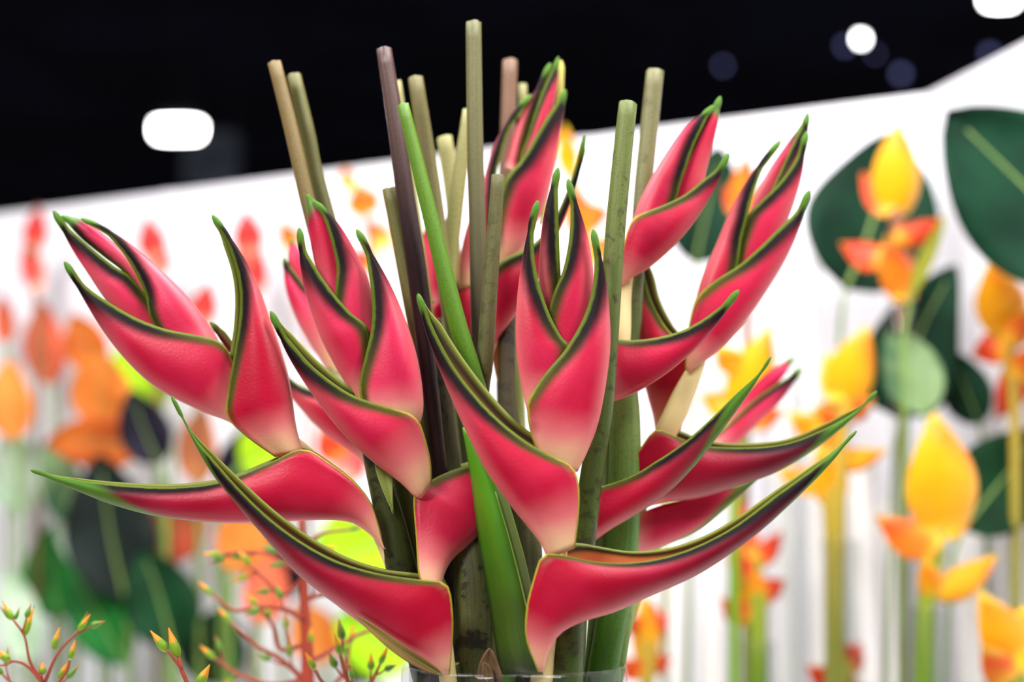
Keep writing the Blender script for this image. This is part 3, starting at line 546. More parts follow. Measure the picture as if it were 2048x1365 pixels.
stalk('sage green cut stalk with tan top between the bright green and yellowish ones', [(831, 156, 0.06, 31), (850, 280, 0.06, 33), (868, 400, 0.06, 34), (886, 530, 0.06, 34), (925, 800, 0.05, 36), (985, 1370, 0.05, 38), (1010, 1800, 0.06, 38)], 'sage')
stalk('short grey-olive cut stalk at shoulder of the salmon bud', [(779, 379, 0.012, 30), (797, 470, 0.012, 31), (818, 580, 0.012, 32), (843, 720, 0.012, 32), (862, 900, 0.012, 32), (925, 1370, 0.02, 34), (975, 1800, 0.04, 34)], 'olive')
stalk('thin grey stalk wedged beside the short grey-olive stalk', [(797, 378, 0.04, 12), (818, 480, 0.04, 13), (850, 640, 0.04, 14), (890, 900, 0.04, 16), (950, 1370, 0.04, 18), (1000, 1800, 0.05, 18)], 'husk')
stalk('short pale yellow-green cut stalk with browned end', [(889, 275, 0.12, 32), (897, 330, 0.12, 32), (905, 400, 0.12, 28), (910, 500, 0.12, 22), (930, 800, 0.11, 22), (1000, 1380, 0.07, 24), (1020, 1800, 0.07, 24)], 'pale')
stalk('pale green stalk leaning behind the tallest stalk', [(936, 221, 0.085, 22), (922, 330, 0.085, 28), (908, 440, 0.085, 32), (900, 560, 0.085, 26), (905, 760, 0.085, 26), (990, 1380, 0.07, 28), (1000, 1800, 0.07, 28)], 'pale')
stalk('tallest cut stalk, grey-tan, upright in the middle', [(947, 46, 0.008, 32), (949, 200, 0.008, 33), (951, 330, 0.008, 34), (955, 460, 0.008, 34), (958, 640, 0.008, 34), (962, 800, 0.008, 34), (1000, 1380, 0.03, 36), (1015, 1800, 0.04, 36)], 'greytan')
stalk('brown cut stalk just behind the tallest heliconia bud', [(1020, 122, 0.15, 31), (1016, 250, 0.15, 31), (1012, 400, 0.15, 32), (1010, 800, 0.12, 34), (1045, 1380, 0.07, 36), (1045, 1800, 0.07, 36)], 'brown')
stalk('thin cream stalk between brown stalk and tallest bud', [(1045, 170, 0.17, 18), (1046, 260, 0.17, 18), (1046, 420, 0.17, 19), (1040, 800, 0.14, 20), (1075, 1380, 0.075, 22), (1070, 1800, 0.075, 22)], 'pale')
stalk('moss green cut stalk reaching only to the foot of the tallest bud', [(996, 351, -0.024, 27), (990, 440, -0.022, 29), (980, 570, -0.02, 32), (970, 720, -0.018, 34), (960, 860, -0.01, 36), (985, 1380, -0.005, 38), (1000, 1800, 0.0, 38)], 'moss')
stalk('thick leaf green cut stalk with fibrous top, beside the half open bud', [(1256, 207, -0.03, 38), (1243, 330, -0.03, 40), (1230, 470, -0.03, 41), (1221, 600, -0.03, 42), (1206, 800, -0.03, 44), (1182, 960, -0.03, 46), (1163, 1110, -0.03, 50), (1138, 1220, -0.03, 66), (1130, 1365, -0.03, 68), (1110, 1800, -0.03, 68)], 'leek')
stalk('pale green and tan cut stalk behind the half open bud', [(1310, 143, 0.065, 36), (1297, 270, 0.065, 37), (1284, 400, 0.065, 36), (1272, 560, 0.065, 32), (1262, 680, 0.06, 32), (1215, 830, 0.055, 30), (1212, 960, 0.05, 32), (1185, 1360, 0.03, 38), (1130, 1800, 0.03, 38)], 'fern')
stalk('thick mottled stump with brown husk rising from the vase', [(866, 640, 0.03, 36), (880, 790, 0.028, 46), (900, 960, 0.02, 56), (940, 1110, -0.002, 76), (948, 1240, -0.006, 80), (948, 1365, -0.008, 80), (990, 1800, 0.0, 78)], 'husk')

# folded green blade in the middle
gb = thing('folded_leaf', 'folded green leaf blade rising from the vase between the two front heliconias', 'leaf', P(1040, 1360, -0.05))
def fold_leaf():
    Lh = [(928, 855), (945, 960), (960, 1080), (980, 1200), (1003, 1350)]; Mh = [(928, 855), (984, 965), (1022, 1090), (1052, 1210), (1082, 1350)]; Rh = [(928, 855), (996, 960), (1036, 1080), (1060, 1180), (1086, 1350)]
    n = 30; tt = np.linspace(0, 1, n); l, m_, r = crom(Lh, tt), crom(Mh, tt), crom(Rh, tt)
    s = np.linspace(0, 1, 9); A = l[:, None] + (m_ - l)[:, None] * s[None, :, None]; B = m_[:, None] + (r - m_)[:, None] * s[None, 1:, None]
    pts = np.concatenate((A, B), 1)
    dz = np.concatenate((0.022 - 0.03 * np.sin(s * math.pi * 0.62), 0.022 - 0.03 * math.sin(math.pi * .62) + 0.02 * s[1:]))
    G = PV(pts, -0.043 + dz[None] * np.clip(tt * 2.5, 0.05, 1)[:, None])
    N, Mm = G.shape[:2]
    o = mesh('blade', G, grid_faces(N, Mm), [M['bladedeep']], gb, dict(u=np.repeat(tt[:, None], Mm, 1), v=np.repeat(np.linspace(-1, 1, Mm)[None], N, 0)))
    sd = o.modifiers.new('thickness', 'SOLIDIFY'); sd.thickness = 0.0015; sd.offset = -1
    tube(o, [(*(m_[i]), -0.0535 + 0.001, 3.2) for i in range(8, n, 5)], M['midrib'], 'midrib', n=16, m=6)
n_ = NT('folded_blade'); u_ = n_.attr('u'); vv = n_.attr('v')
cc = n_.mix(n_.step(n_.math('ADD', u_, n_.math('MULTIPLY', n_.math('SUBTRACT', n_.noise(20), 0.5), 0.2)), 0.2, 0.8), lin('#529a12'), lin('#3d5a18'))
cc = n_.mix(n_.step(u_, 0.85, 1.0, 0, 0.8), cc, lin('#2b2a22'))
ln_ = n_.noise(4, n_.comb(n_.math('MULTIPLY', vv, 14.0), n_.math('MULTIPLY', u_, 1.0), 0.0), 3)
cc = n_.mix(n_.step(ln_, 0.5, 0.8, 0, 0.3), cc, lin('#6d8f38')); n_.set(Base_Color=cc, Roughness=0.4); n_.bump(ln_, 0.2, 0.001); M['bladedeep'] = n_.m
fold_leaf()
dr = thing('dry_husk', 'curled dry brown husk tucked into the vase mouth', 'husk', P(985, 1360, -0.06))
leaf(dr, (988, 1380), (980, 1298), 46, -0.066, 'husk2', bend=-6, fold=0.7, cup=0.15, name='papery_blade', pw=0.62)
leaf(dr, (972, 1380), (968, 1325), 26, -0.07, 'husk2', bend=4, fold=0.6, name='torn_strip', pw=0.7)

# ================================================================== DISPLAY ALONG THE BOOTH WALL
def pyz(px, Y, z):                                          # picture row where height z shows at depth Y
    lo, hi = 0, 6000
    for _ in range(50):
        mid_ = (lo + hi) / 2
        if P(px, mid_, Y)[2] > z: lo = mid_
        else: hi = mid_
    return lo
BZ = 0.90
bd = Vector((dirv.x, dirv.y, 0)); bn = Vector((dirv.y, -dirv.x, 0))       # along the wall, out of the wall
if bn.y > 0: bn = -bn
def along(name, a, b, d0, d1, z0, z1, mat, parent=None):      # box along the wall: a..b from the corner, d out of the wall
    o0 = Vector((c0.x, c0.y, 0)); v = []
    for z in (z0, z1):
        for s_, d_ in ((a, d0), (b, d0), (b, d1), (a, d1)):
            p = o0 - bd * s_ + bn * d_; v.append((p.x, p.y, z))
    return mesh(name, v, [(0, 1, 2, 3), (7, 6, 5, 4), (4, 5, 1, 0), (5, 6, 2, 1), (6, 7, 3, 2), (7, 4, 0, 3)], mat, parent, smooth=False)
bench = thing('display_bench', 'long white bench along the booth wall carrying the blurred flowers', 'bench', tuple(Vector((c0.x, c0.y, 0)) - bd * 1.4 + bn * 0.4))
along('worktop', 0.12, 3.6, 0.06, 0.80, BZ - 0.04, BZ, M['white_lam'], bench)
for s_ in (0.2, 1.8, 3.5):
    for d_ in (0.12, 0.74): along('leg', s_ - 0.025, s_ + 0.025, d_ - 0.025, d_ + 0.025, 0, BZ - 0.04, M['white_lam'], bench)

M['petleaf'] = leaf_mat('olive_leaf', '#a8a83a', '#98982c', '#c0c060')
M['petiole'] = plain('green_petiole', '#6e8f3c', 0.5)
M['limestem'] = stalk_mat('lime_stem', '#b7c23a', '#7fae1e', None, 0, 0.4, 0.05)
M['goldstem'] = stalk_mat('gold_stem', '#e0b83a', '#a8a838', None, 0, 0.45, 0.05)
M['redstem'] = stalk_mat('red_brown_stem', '#b4673a', '#8a6a3a', None, 0, 0.45, 0.1)
for nm, a_, b_, v_ in (('rust', '#b85c1c', '#a04618', '#d07c34'), ('coral', '#cf5e40', '#b84a32', '#e08c70'), ('orange', '#dd8438', '#cc6c28', '#ecac6c'),
        ('lime_leaf', '#a8d41c', '#93c814', '#c8e850'), ('plum', '#211c2a', '#14111c', '#383246'), ('deep', '#0e3c1e', '#082812', '#23522f'),
        ('slate', '#222c2a', '#141c1a', '#565f56'), ('green', '#1f742c', '#145420', '#4f9a52'), ('mint', '#c4d4bc', '#9dba98', '#eef2ea'), ('brown_leaf', '#a8623a', '#8c4a2c', '#c8845a'),
        ('bottle', '#0a3420', '#052214', '#1a4a30'), ('celery', '#7c9668', '#103f24', '#a8ba98')):
    M[nm] = leaf_mat(nm + ('_leaf' if 'leaf' not in nm else ''), a_, b_, v_, 0.5)

def bg_flower(label, brs, st, smat, off=0.3, group='yellow and orange heliconias along the wall', cl=0.02):
    px0 = st[0][0]; Y = wall_depth(px0) - off
    zb = pyz(st[-1][0], Y, BZ + 0.004)
    pts = [(x, y, Y, w_ * (1.7 if i < 2 and group[0] == 'y' else 1.1)) for i, (x, y, w_) in enumerate(st)]
    if st[-1][1] < zb - 40: pts.append((st[-1][0], zb, Y, st[-1][2]))
    t = thing('heliconia', label, 'flower', P(*pts[-1][:3]), group)
    tube(t, pts, smat, 'stem', n=18, m=10)
    for i, (bx, by, tx, ty, wd, mt, *bend) in enumerate(brs):
        wd *= 1.15; k_, l_ = lens((bx, by), (tx, ty), wd, bend[0] if bend else 0)
        yy = Y - 0.012 * ((i % 3) - 1)
        bract(t, k_, l_, (yy, yy + 0.03 * (1 if i % 2 else -1)), wd * 0.4 * mpp(Y), 0.7, pk=0.5, cl=cl, td=0.03, tg=0.01, lw=0.004, mat=mt, n=22, ns=6, inner=False)
    return t
bg_flower('golden heliconia high before the dark round leaf', [(1788, 430, 1798, 240, 84, 'gold'), (1782, 425, 1722, 345, 52, 'flame'), (1790, 480, 1888, 436, 44, 'flame', 8), (1775, 520, 1680, 486, 50, 'flame', -8), (1812, 605, 1772, 470, 64, 'amber'), (1800, 600, 1822, 500, 40, 'amber')],
          [(1790, 380, 14), (1795, 480, 16), (1802, 600, 18), (1806, 760, 20)], 'redstem', 0.32)
bg_flower('golden heliconia at the picture edge above the mottled leaf', [(2015, 670, 1982, 515, 92, 'gold'), (2012, 700, 1942, 712, 56, 'flame', 8), (2015, 690, 2062, 620, 50, 'amber'), (2035, 730, 1990, 840, 60, 'flame', -10), (2030, 760, 2070, 690, 50, 'amber')],
          [(2010, 640, 16), (2020, 740, 18), (2030, 900, 20)], 'goldstem', 0.30)
bg_flower('yellow two pronged heliconia beside the mottled green leaf', [(1688, 815, 1738, 650, 84, 'gold', -8), (1685, 800, 1652, 705, 60, 'gold'), (1690, 830, 1750, 800, 44, 'amber'), (1682, 830, 1620, 820, 40, 'gold')],
          [(1695, 760, 16), (1686, 850, 18), (1680, 1000, 20)], 'goldstem', 0.40)
bg_flower('largest yellow heliconia, its bud broad and tall', [(1885, 1065, 1868, 822, 124, 'gold', 6), (1888, 1075, 1938, 975, 60, 'gold'), (1878, 1100, 1750, 1030, 66, 'amber', -10), (1868, 1190, 1996, 1110, 60, 'gold', 10), (1865, 1200, 1850, 1110, 44, 'gold')],
          [(1880, 1000, 20), (1868, 1110, 26), (1852, 1200, 32), (1846, 1365, 34)], 'limestem', 0.46)
bg_flower('yellow heliconia crossing behind the dark horn tips', [(1668, 1010, 1636, 890, 66, 'gold', 4), (1660, 925, 1775, 902, 44, 'gold', 6), (1650, 865, 1575, 825, 46, 'gold', -6), (1650, 970, 1552, 938, 50, 'gold', -6), (1660, 900, 1650, 800, 46, 'amber')],
          [(1655, 860, 18), (1662, 980, 24), (1664, 1100, 26), (1665, 1300, 28)], 'goldstem', 0.40)
bg_flower('orange heliconia in a tube under the longest dark horn', [(1512, 1235, 1502, 1120, 54, 'gold'), (1505, 1130, 1565, 1062, 40, 'flame', 5), (1500, 1170, 1455, 1090, 44, 'flame'), (1512, 1190, 1572, 1160, 44, 'flame', 4), (1502, 1240, 1440, 1196, 46, 'flame', -5), (1505, 1120, 1476, 990, 40, 'flame')],
          [(1500, 1080, 16), (1510, 1180, 24), (1514, 1290, 38), (1514, 1365, 40)], 'limestem', 0.36)
bg_flower('yellow and red heliconia close to the vase rim', [(1292, 1330, 1290, 1190, 52, 'gold'), (1290, 1270, 1338, 1226, 40, 'flame', 4), (1285, 1260, 1246, 1240, 38, 'flame'), (1296, 1330, 1345, 1318, 40, 'flame', 4), (1288, 1350, 1240, 1318, 44, 'flame', -4), (1295, 1240, 1300, 1200, 40, 'flame')],
          [(1290, 1200, 16), (1292, 1300, 22), (1296, 1420, 24)], 'goldstem', 0.36)
bg_flower('small scarlet heliconia low between the tubes', [(1690, 1345, 1662, 1262, 52, 'flame'), (1690, 1345, 1722, 1285, 48, 'flame'), (1690, 1375, 1612, 1332, 50, 'flame', -5), (1695, 1420, 1690, 1330, 54, 'gold')],
          [(1690, 1320, 14), (1692, 1420, 20), (1694, 1500, 22)], 'limestem', 0.30)
bg_flower('yellow heliconia in the lower corner of the view', [(2030, 1345, 1956, 1180, 84, 'gold', 8), (2035, 1345, 2050, 1210, 86, 'gold'), (2020, 1370, 1962, 1290, 60, 'amber')],
          [(2020, 1270, 20), (2034, 1360, 24), (2040, 1450, 26)], 'limestem', 0.50)
bg_flower('yellow heliconia glimpsed behind the slender bud and pale tips', [(1480, 840, 1545, 650, 84, 'gold', -6), (1470, 815, 1400, 790, 50, 'gold', -5), (1475, 740, 1430, 690, 50, 'gold'), (1500, 850, 1570, 820, 40, 'amber')],
          [(1510, 720, 16), (1482, 840, 20), (1470, 1000, 22)], 'limestem', 0.40)
bg_flower('amber heliconia glimpsed beside the thick green stalk', [(1170, 480, 1142, 360, 58, 'amber'), (1165, 440, 1222, 420, 48, 'amber'), (1140, 350, 1128, 250, 40, 'gold'), (1180, 520, 1230, 470, 44, 'amber')],
          [(1140, 330, 12), (1165, 440, 14), (1180, 600, 16)], 'goldstem', 0.28)
bg_flower('amber heliconia glimpsed between the half open bud and the slender bud', [(1488, 440, 1492, 305, 52, 'amber'), (1480, 430, 1452, 370, 34, 'flame')], [(1490, 390, 12), (1490, 480, 14), (1492, 700, 16)], 'redstem', 0.28)
bg_flower('slim orange heliconia seen past the green stalk foot', [(1320, 690, 1300, 600, 40, 'amber'), (1290, 640, 1262, 610, 30, 'amber')], [(1300, 620, 10), (1320, 760, 12), (1330, 900, 14)], 'goldstem', 0.28)
RG = 'small red heliconias on the wall'
bg_flower('thin red heliconia nearest the wall end', [(66, 500, 78, 410, 44, 'scarlet'), (74, 580, 52, 470, 42, 'scarlet')], [(72, 460, 10), (72, 590, 12), (74, 700, 12)], 'redstem', 0.2, RG)
bg_flower('red heliconia between the two leaning bud tips', [(312, 520, 292, 432, 50, 'scarlet'), (316, 555, 326, 480, 40, 'scarlet')], [(300, 470, 10), (312, 560, 12), (316, 700, 12)], 'redstem', 0.2, RG)
bg_flower('red heliconia right beside the single leaning horn', [(500, 510, 492, 418, 54, 'scarlet'), (505, 560, 482, 470, 46, 'scarlet'), (506, 590, 524, 500, 40, 'scarlet')], [(496, 480, 10), (505, 590, 12), (508, 720, 12)], 'redstem', 0.2, RG)
bg_flower('rust red heliconia low behind the big leaning bud', [(402, 650, 418, 560, 46, 'scarlet'), (398, 670, 380, 600, 34, 'scarlet')], [(408, 600, 10), (400, 680, 12), (398, 760, 12)], 'redstem', 0.24, RG)
bg_flower('orange heliconia beneath the leaning stalk pair', [(735, 430, 715, 365, 60, 'amber'), (770, 500, 740, 440, 48, 'amber'), (740, 540, 690, 500, 44, 'flame'), (700, 380, 688, 335, 30, 'amber')], [(722, 400, 10), (745, 520, 12), (755, 700, 12)], 'redstem', 0.2, RG)
bg_flower('orange heliconia behind the pale blurred bud', [(592, 500, 560, 440, 40, 'amber'), (610, 640, 640, 570, 50, 'flame'), (640, 540, 660, 470, 40, 'flame')], [(575, 470, 8), (612, 620, 10), (616, 760, 10)], 'redstem', 0.2, RG)
bg_flower('coral heliconia low beside the dark stems of the bouquet', [(680, 920, 640, 850, 60, 'flame'), (690, 960, 720, 880, 60, 'scarlet')], [(660, 880, 10), (690, 950, 12), (700, 1100, 14)], 'redstem', 0.3, RG)

def bg_leaf(label, base, tip, wd, mat, off=0.25, bend=0.0, dY=0.0, fold=0.2, group='leaves along the wall', cup=0.0, pw=0.8):
    Y = wall_depth((base[0] + tip[0]) / 2) - off
    fx = base[0] + (base[0] - tip[0]) * 0.25; zb = pyz(fx, Y, BZ + 0.004)
    t = thing('leaf', label, 'leaf', P(fx, zb, Y), group)
    leaf(t, base, tip, wd, Y, mat, bend, fold, dY, 'blade', 18, 9, cup, pw)
    d = np.array(base, float) - np.array(tip, float); d /= np.hypot(*d)
    tube(t, [(base[0] - d[0] * 6, base[1] - d[1] * 6, Y, 7), (base[0] + d[0] * 30, base[1] + d[1] * 30 + 20, Y, 9), (fx, max(base[1] + 140, (base[1] + zb) / 2), Y, 10), (fx, zb, Y, 11)], 'petiole' if mat not in ('plum',) else 'petiole', 'petiole', n=14, m=7)
    return t
# dark and mottled leaves at the yellow flowers
bg_leaf('huge dark green leaf cut by the picture edge, highest of the leaves', (2240, 560), (1893, 220), 320, 'bottle', 0.46, 0, 0.0, pw=0.9)
bg_leaf('dark round leaf behind the highest golden heliconia', (1690, 580), (1775, 262), 270, 'bottle', 0.22, 18, 0.05)
bg_leaf('dark leaf behind the slender bud and half open bud', (1390, 530), (1440, 290), 150, 'bottle', 0.2, 0, 0.0)
bg_leaf('dark green leaf with a sharp upward tip, mottled below', (1800, 840), (1914, 530), 190, 'bottle', 0.24, -22, 0.06, pw=0.6)
bg_leaf('mottled grey green leaf leaning beneath the sharp upward tip', (1850, 830), (1775, 660), 120, 'celery', 0.36, 10, 0.02)
bg_leaf('dark green leaf with pale midrib at the picture edge', (1925, 1060), (2085, 860), 190, 'deep', 0.30, 0, 0.04)
bg_leaf('dark small leaf under the golden heliconia at picture edge', (1960, 850), (1900, 700), 100, 'bottle', 0.2, 0, 0.02)
bg_leaf('olive leaf stalk slanting below the highest golden heliconia', (1822, 590), (1890, 430), 30, 'petleaf', 0.36, 0, 0)
# rust, coral, lime and plum leaves on the other side
LL = [((105, 770), (88, 620), 76, 'coral'), ((190, 745), (150, 640), 80, 'rust'), ((215, 850), (205, 715), 110, 'orange'), ((285, 895), (112, 885), 100, 'rust'), ((35, 880), (22, 735), 84, 'orange'),
      ((10, 690), (2, 600), 40, 'coral'), ((405, 1015), (275, 1100), 110, 'coral'), ((400, 970), (408, 830), 72, 'brown_leaf'), ((470, 1150), (505, 1010), 96, 'orange'), ((520, 1250), (540, 1120), 80, 'coral'),
      ((325, 820), (248, 705), 110, 'lime_leaf'), ((480, 930), (560, 890), 96, 'lime_leaf'), ((800, 1060), (630, 1130), 170, 'lime_leaf'), ((830, 1310), (690, 1240), 130, 'lime_leaf'),
      ((320, 930), (268, 795), 96, 'plum'), ((455, 990), (500, 860), 90, 'plum'), ((560, 1210), (540, 1050), 120, 'plum'), ((735, 1370), (715, 1270), 70, 'plum'),
      ((250, 1200), (205, 940), 170, 'slate'), ((345, 1300), (290, 1120), 140, 'deep'), ((120, 1240), (105, 1070), 110, 'green'), ((35, 1030), (15, 880), 120, 'mint'), ((140, 1050), (95, 900), 80, 'celery'),
      ((250, 1330), (150, 1150), 110, 'green'), ((60, 1330), (25, 1160), 80, 'mint'), ((400, 1370), (440, 1230), 130, 'deep'), ((200, 1160), (120, 1000), 70, 'mint'), ((650, 1330), (600, 1220), 90, 'orange')]
WD = ['rust coloured leaf', 'coral leaf', 'orange leaf', 'lime green leaf', 'plum dark leaf']
LAB = ['coral leaf standing above the orange leaf with the side pointing tip', 'small rust leaf just beside the tall coral leaf', 'orange leaf just beneath the big leaning bud', 'rust orange leaf with its tip pointing sideways',
       'orange leaf low by the picture edge', 'coral leaf cut by the picture edge', 'coral leaf hanging just below the long horizontal horn', 'brown leaf behind the tip of the lower horn', 'orange leaf behind the budding spray',
       'coral leaf deep in the budding red spray', 'lime leaf beneath the large leaning bud', 'lime leaf under the base of the leaning horn', 'biggest lime leaf beneath the long horizontal horn', 'lime leaf at the foot of the vase side',
       'plum dark leaf beneath the lime leaf of the leaning bud', 'plum dark leaf behind the brown leaf', 'plum dark leaf behind the red branching stem', 'small plum dark leaf near the vase rim',
       'large slate green leaf under the long horn tip', 'deep green leaf behind the two sharp buds', 'mid green leaf in the lower corner', 'pale mint leaf at the picture edge under the horn tip', 'grey green leaf beside the pale mint leaf',
       'mid green leaf beside the deep green one', 'pale mint leaf behind the corner budding spray', 'deep green leaf behind the single low bud', 'pale mint leaf between two green leaves', 'orange leaf behind the foot of the red branching stem']
for i, ((bs, tp, wd, mt), lb) in enumerate(zip(LL, LAB)):
    bg_leaf(lb, bs, (tp[0] + (tp[0] - bs[0]) * 0.12, tp[1] + (tp[1] - bs[1]) * 0.12), wd * 1.1, mt, 0.16 + 0.05 * (i % 5), random.uniform(-12, 12), random.uniform(-0.06, 0.06), 0.25)

# glass tubes holding stems, white tubes behind them
TG = 'glass tubes on the bench'
for (px, py, wd, off, lb) in ((1680, 1080, 78, 0.40, 'glass tube around the stem of the crossing yellow heliconia'), (1856, 1215, 84, 0.46, 'glass tube around the stem of the largest yellow heliconia'), (1514, 1282, 80, 0.36, 'glass tube around the stem of the orange heliconia'),
        (1798, 608, 58, 0.32, 'tall glass tube below the highest golden heliconia'), (1576, 692, 58, 0.24, 'tall glass tube beside the slender bud')):
    Y = wall_depth(px) - off; c_ = P(px, py, Y)
    vase('glass_tube', c_[0], Y, BZ, c_[2], wd * 0.5 * mpp(Y), 0.003, lb, 28, TG, 'tube')
M['white_tube'] = plain('white_tube', '#f2efee', 0.35, '#ebe8ec', 2)
for i, (px, py, wd) in enumerate(((1345, 1010, 46), (1418, 1040, 52), (1562, 660, 48), (1618, 520, 44), (1722, 930, 58), (1780, 1000, 48), (1938, 1040, 62), (2008, 1000, 52), (1470, 560, 40))):
    Y = wall_depth(px) - 0.14; c_ = P(px, py, Y); r = wd * 0.5 * mpp(Y)
    t = thing('white_tube', ['first white tube beside the vase rim', 'white tube just under the pale crossing tips', 'white tube behind the slender bud foot', 'white tube behind the olive leaf by the dark round leaf', 'white tube between crossing and largest yellow heliconia', 'white tube just beside the largest yellow heliconia stem', 'white tube beneath the pale midrib leaf', 'white tube at the picture edge under the pale midrib leaf', 'white tube behind the half open bud horn', 'white tube behind the red branching stem', 'white tube behind the two sharp buds', 'white tube under the long horn tip'][i], 'tube', (c_[0], Y, BZ), 'white tubes upright behind the flowers')
    tube(t, [(c_[0], Y, c_[2], r), (c_[0], Y, (c_[2] + BZ) / 2, r), (c_[0], Y, BZ, r)], M['white_tube'], 'tube_wall', n=4, m=24, px=False, cap=False)

# budding sprays standing beside the vase
M['spray'] = stalk_mat('spray_stem', '#d8583c', '#e0563e', None, 0, 0.5, 0.1)
M['spray2'] = stalk_mat('spray_twig', '#c8684a', '#d0583c', None, 0, 0.5, 0.1)
nb = NT('bud_skin'); ub = nb.attr('u')
cb = nb.mix(nb.step(nb.math('ADD', ub, nb.math('MULTIPLY', nb.math('SUBTRACT', nb.noise(90), 0.5), 0.25)), 0.42, 0.62), lin('#f09a1c'), lin('#7fa51c'))
cb = nb.mix(nb.step(ub, 0.03, 0.09, 1, 0), cb, lin('#2a1a10')); nb.set(Base_Color=cb, Roughness=0.45); M['bud'] = nb.m
ng = NT('green_bud_skin'); ug = ng.attr('u'); cg = ng.mix(ng.step(ug, 0.1, 0.5), lin('#b0702c'), lin('#5f8a24')); ng.set(Base_Color=cg, Roughness=0.45); M['gbud'] = ng.m
def bud(t, bs, tp, wd, Y, mat='bud'):
    b_, t2 = np.array(bs, float), np.array(tp, float)
    prof = ((0.0, 0.10), (0.12, 0.2), (0.3, 0.46), (0.5, 0.78), (0.72, 1.0), (0.88, 0.86), (1.0, 0.4))
    tube(t, [(*(t2 + (b_ - t2) * q), Y, wd * r_) for q, r_ in prof], mat, 'bud', n=12, m=8, cap=False)
def spray(label, Y, main, branches, buds, ppx, autos=0):
    zt = TZ + 0.004; Yp = 0.12 if Y > 0.05 else Y + 0.04
    fx = main[-1][0]
    t = thing('budding_spray', label, 'flower', P(fx, pyz(fx, Y, zt), Y), 'orange budding sprays beside the vase')
    m2 = [(x, y, Y, w_) for x, y, w_ in main] + [(fx, pyz(fx, Y, zt), Y, main[-1][2])]
    tube(t, m2, 'spray', 'stem', n=30, m=10)
    for br in branches:
        dY = random.uniform(-0.02, 0.02)
        tube(t, [(x, y, Y + dY * (1 - i / len(br)), w_ * (1.5 if autos > 1 else 1.15)) for i, (x, y, w_) in enumerate(reversed(br))], 'spray2', 'branch', n=14, m=8)
        if autos:
            for q in range(autos):
                i = random.randrange(1, len(br)); x, y, w_ = br[i]; x0, y0, _ = br[i - 1]; f_ = random.random(); x, y = x0 + (x - x0) * f_, y0 + (y - y0) * f_
                a_ = math.atan2(br[-1][1] - br[0][1], br[-1][0] - br[0][0]) + random.choice((-1, 1)) * random.uniform(0.5, 1.1)
                l1 = random.uniform(16, 40); x1, y1 = x + l1 * math.cos(a_), y + l1 * math.sin(a_) - 6
                tube(t, [(x1, y1, Y + dY, 3.4), ((x + x1) / 2, (y + y1) / 2 + 3, Y + dY, 4), (x, y, Y + dY, 5)], 'spray2', 'twig', n=6, m=6)
                l2 = random.uniform(26, 44); a_ -= random.uniform(0, 0.5) * (1 if math.cos(a_) > 0 else -1)
                bud(t, (x1, y1), (x1 + l2 * math.cos(a_), y1 + l2 * math.sin(a_)), random.uniform(11, 17), Y + dY, random.choice(('bud', 'gbud', 'gbud')))
            x, y, _ = br[-1]; x0, y0, _ = br[-2]; d_ = np.array((x - x0, y - y0)); d_ = d_ / np.hypot(*d_)
            bud(t, (x, y), (x + d_[0] * 38, y + d_[1] * 38 - 6), 13, Y, 'bud')
    for bs, tp, wd, mt in buds: bud(t, bs, tp, wd, Y, mt)
    return t
spray('sharp budding spray with two pointed orange and green buds', 0.0, [(357, 1314, 7), (361, 1335, 8), (374, 1366, 9), (398, 1440, 11), (410, 1520, 12)],
      [[(362, 1338, 6), (350, 1322, 5), (334, 1302, 5)], [(392, 1424, 7), (392, 1395, 6), (398, 1368, 6)]], [((334, 1303), (299, 1260), 19, 'bud'), ((356, 1315), (336, 1253), 21, 'bud'), ((397, 1371), (421, 1328), 21, 'bud')], 400)
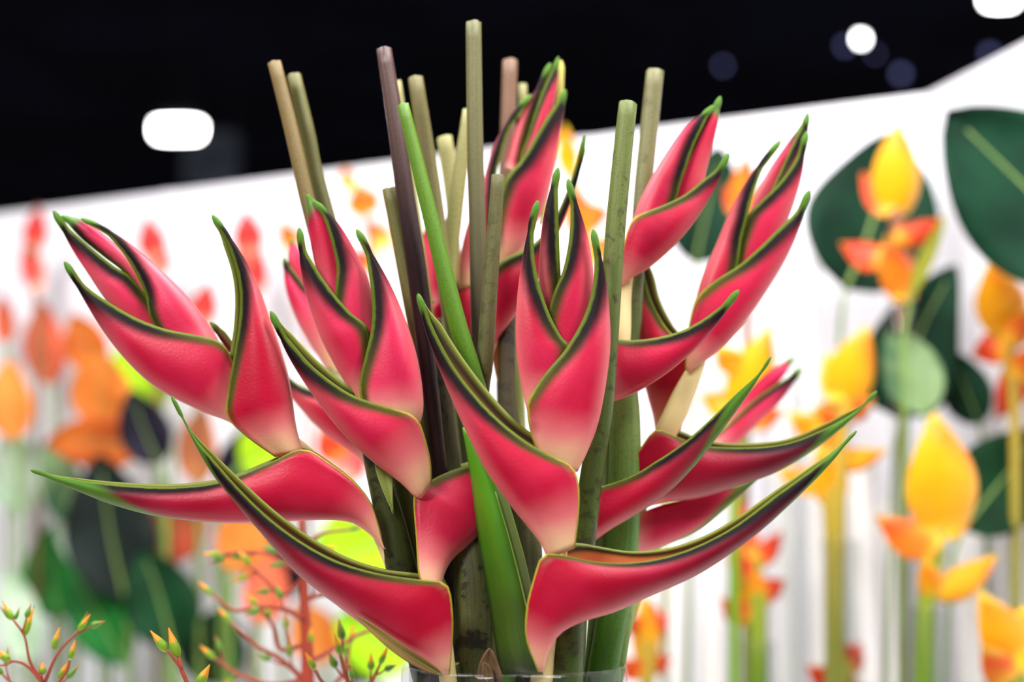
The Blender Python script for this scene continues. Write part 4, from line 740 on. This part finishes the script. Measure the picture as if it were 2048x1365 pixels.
spray('tall red branching spray with many small buds behind the lower horn', 0.28, [(602, 1030, 12), (607, 1120, 16), (609, 1210, 20), (614, 1290, 24), (616, 1380, 26), (618, 1480, 26)],
      [[(608, 1240, 9), (572, 1220, 7), (520, 1213, 6), (470, 1222, 5), (425, 1190, 4)], [(612, 1372, 9), (585, 1338, 7), (548, 1312, 6), (510, 1290, 5), (462, 1246, 4)], [(604, 1130, 7), (560, 1072, 6), (510, 1045, 5), (470, 1040, 4)],
       [(612, 1330, 8), (660, 1302, 6), (715, 1272, 5), (770, 1250, 4)], [(610, 1200, 8), (640, 1190, 6), (672, 1172, 5)], [(611, 1290, 7), (560, 1300, 6), (545, 1250, 5), (515, 1216, 4)], [(616, 1400, 8), (660, 1380, 6), (690, 1340, 5), (700, 1290, 4)],
       [(605, 1160, 7), (565, 1190, 6), (530, 1160, 5), (500, 1130, 4)], [(614, 1360, 8), (540, 1370, 6), (470, 1345, 5), (430, 1318, 4)], [(607, 1110, 6), (640, 1070, 5), (700, 1060, 4)], [(606, 1150, 7), (540, 1110, 5), (480, 1105, 4), (440, 1110, 4)]], [], 620, 2)
spray('budding spray in the lower corner of the view', 0.09, [(82, 1352, 8), (86, 1400, 10), (88, 1480, 11)],
      [[(84, 1360, 7), (60, 1325, 5), (49, 1274, 4), (26, 1240, 4)], [(86, 1376, 7), (112, 1314, 5), (157, 1262, 4)], [(84, 1365, 6), (50, 1330, 5), (20, 1322, 4)], [(88, 1400, 7), (130, 1350, 5), (140, 1320, 4)], [(86, 1390, 6), (30, 1370, 5), (5, 1350, 4)]],
      [((50, 1272), (68, 1212), 13, 'bud'), ((106, 1300), (120, 1252), 14, 'bud'), ((20, 1322), (-6, 1300), 16, 'bud'), ((24, 1240), (-2, 1212), 10, 'gbud'), ((30, 1240), (40, 1214), 8, 'gbud'), ((158, 1262), (175, 1224), 9, 'gbud'), ((86, 1350), (84, 1322), 15, 'bud'), ((118, 1358), (138, 1322), 14, 'bud')], 90, 1)
spray('low budding spray half cut by the lower picture edge near the vase', 0.12, [(700, 1330, 6), (706, 1400, 8), (712, 1500, 9)],
      [[(706, 1400, 6), (690, 1350, 5), (680, 1310, 4)], [(708, 1420, 6), (740, 1370, 5), (760, 1330, 4)], [(704, 1390, 6), (650, 1370, 5), (630, 1340, 4)]], [], 710, 2)
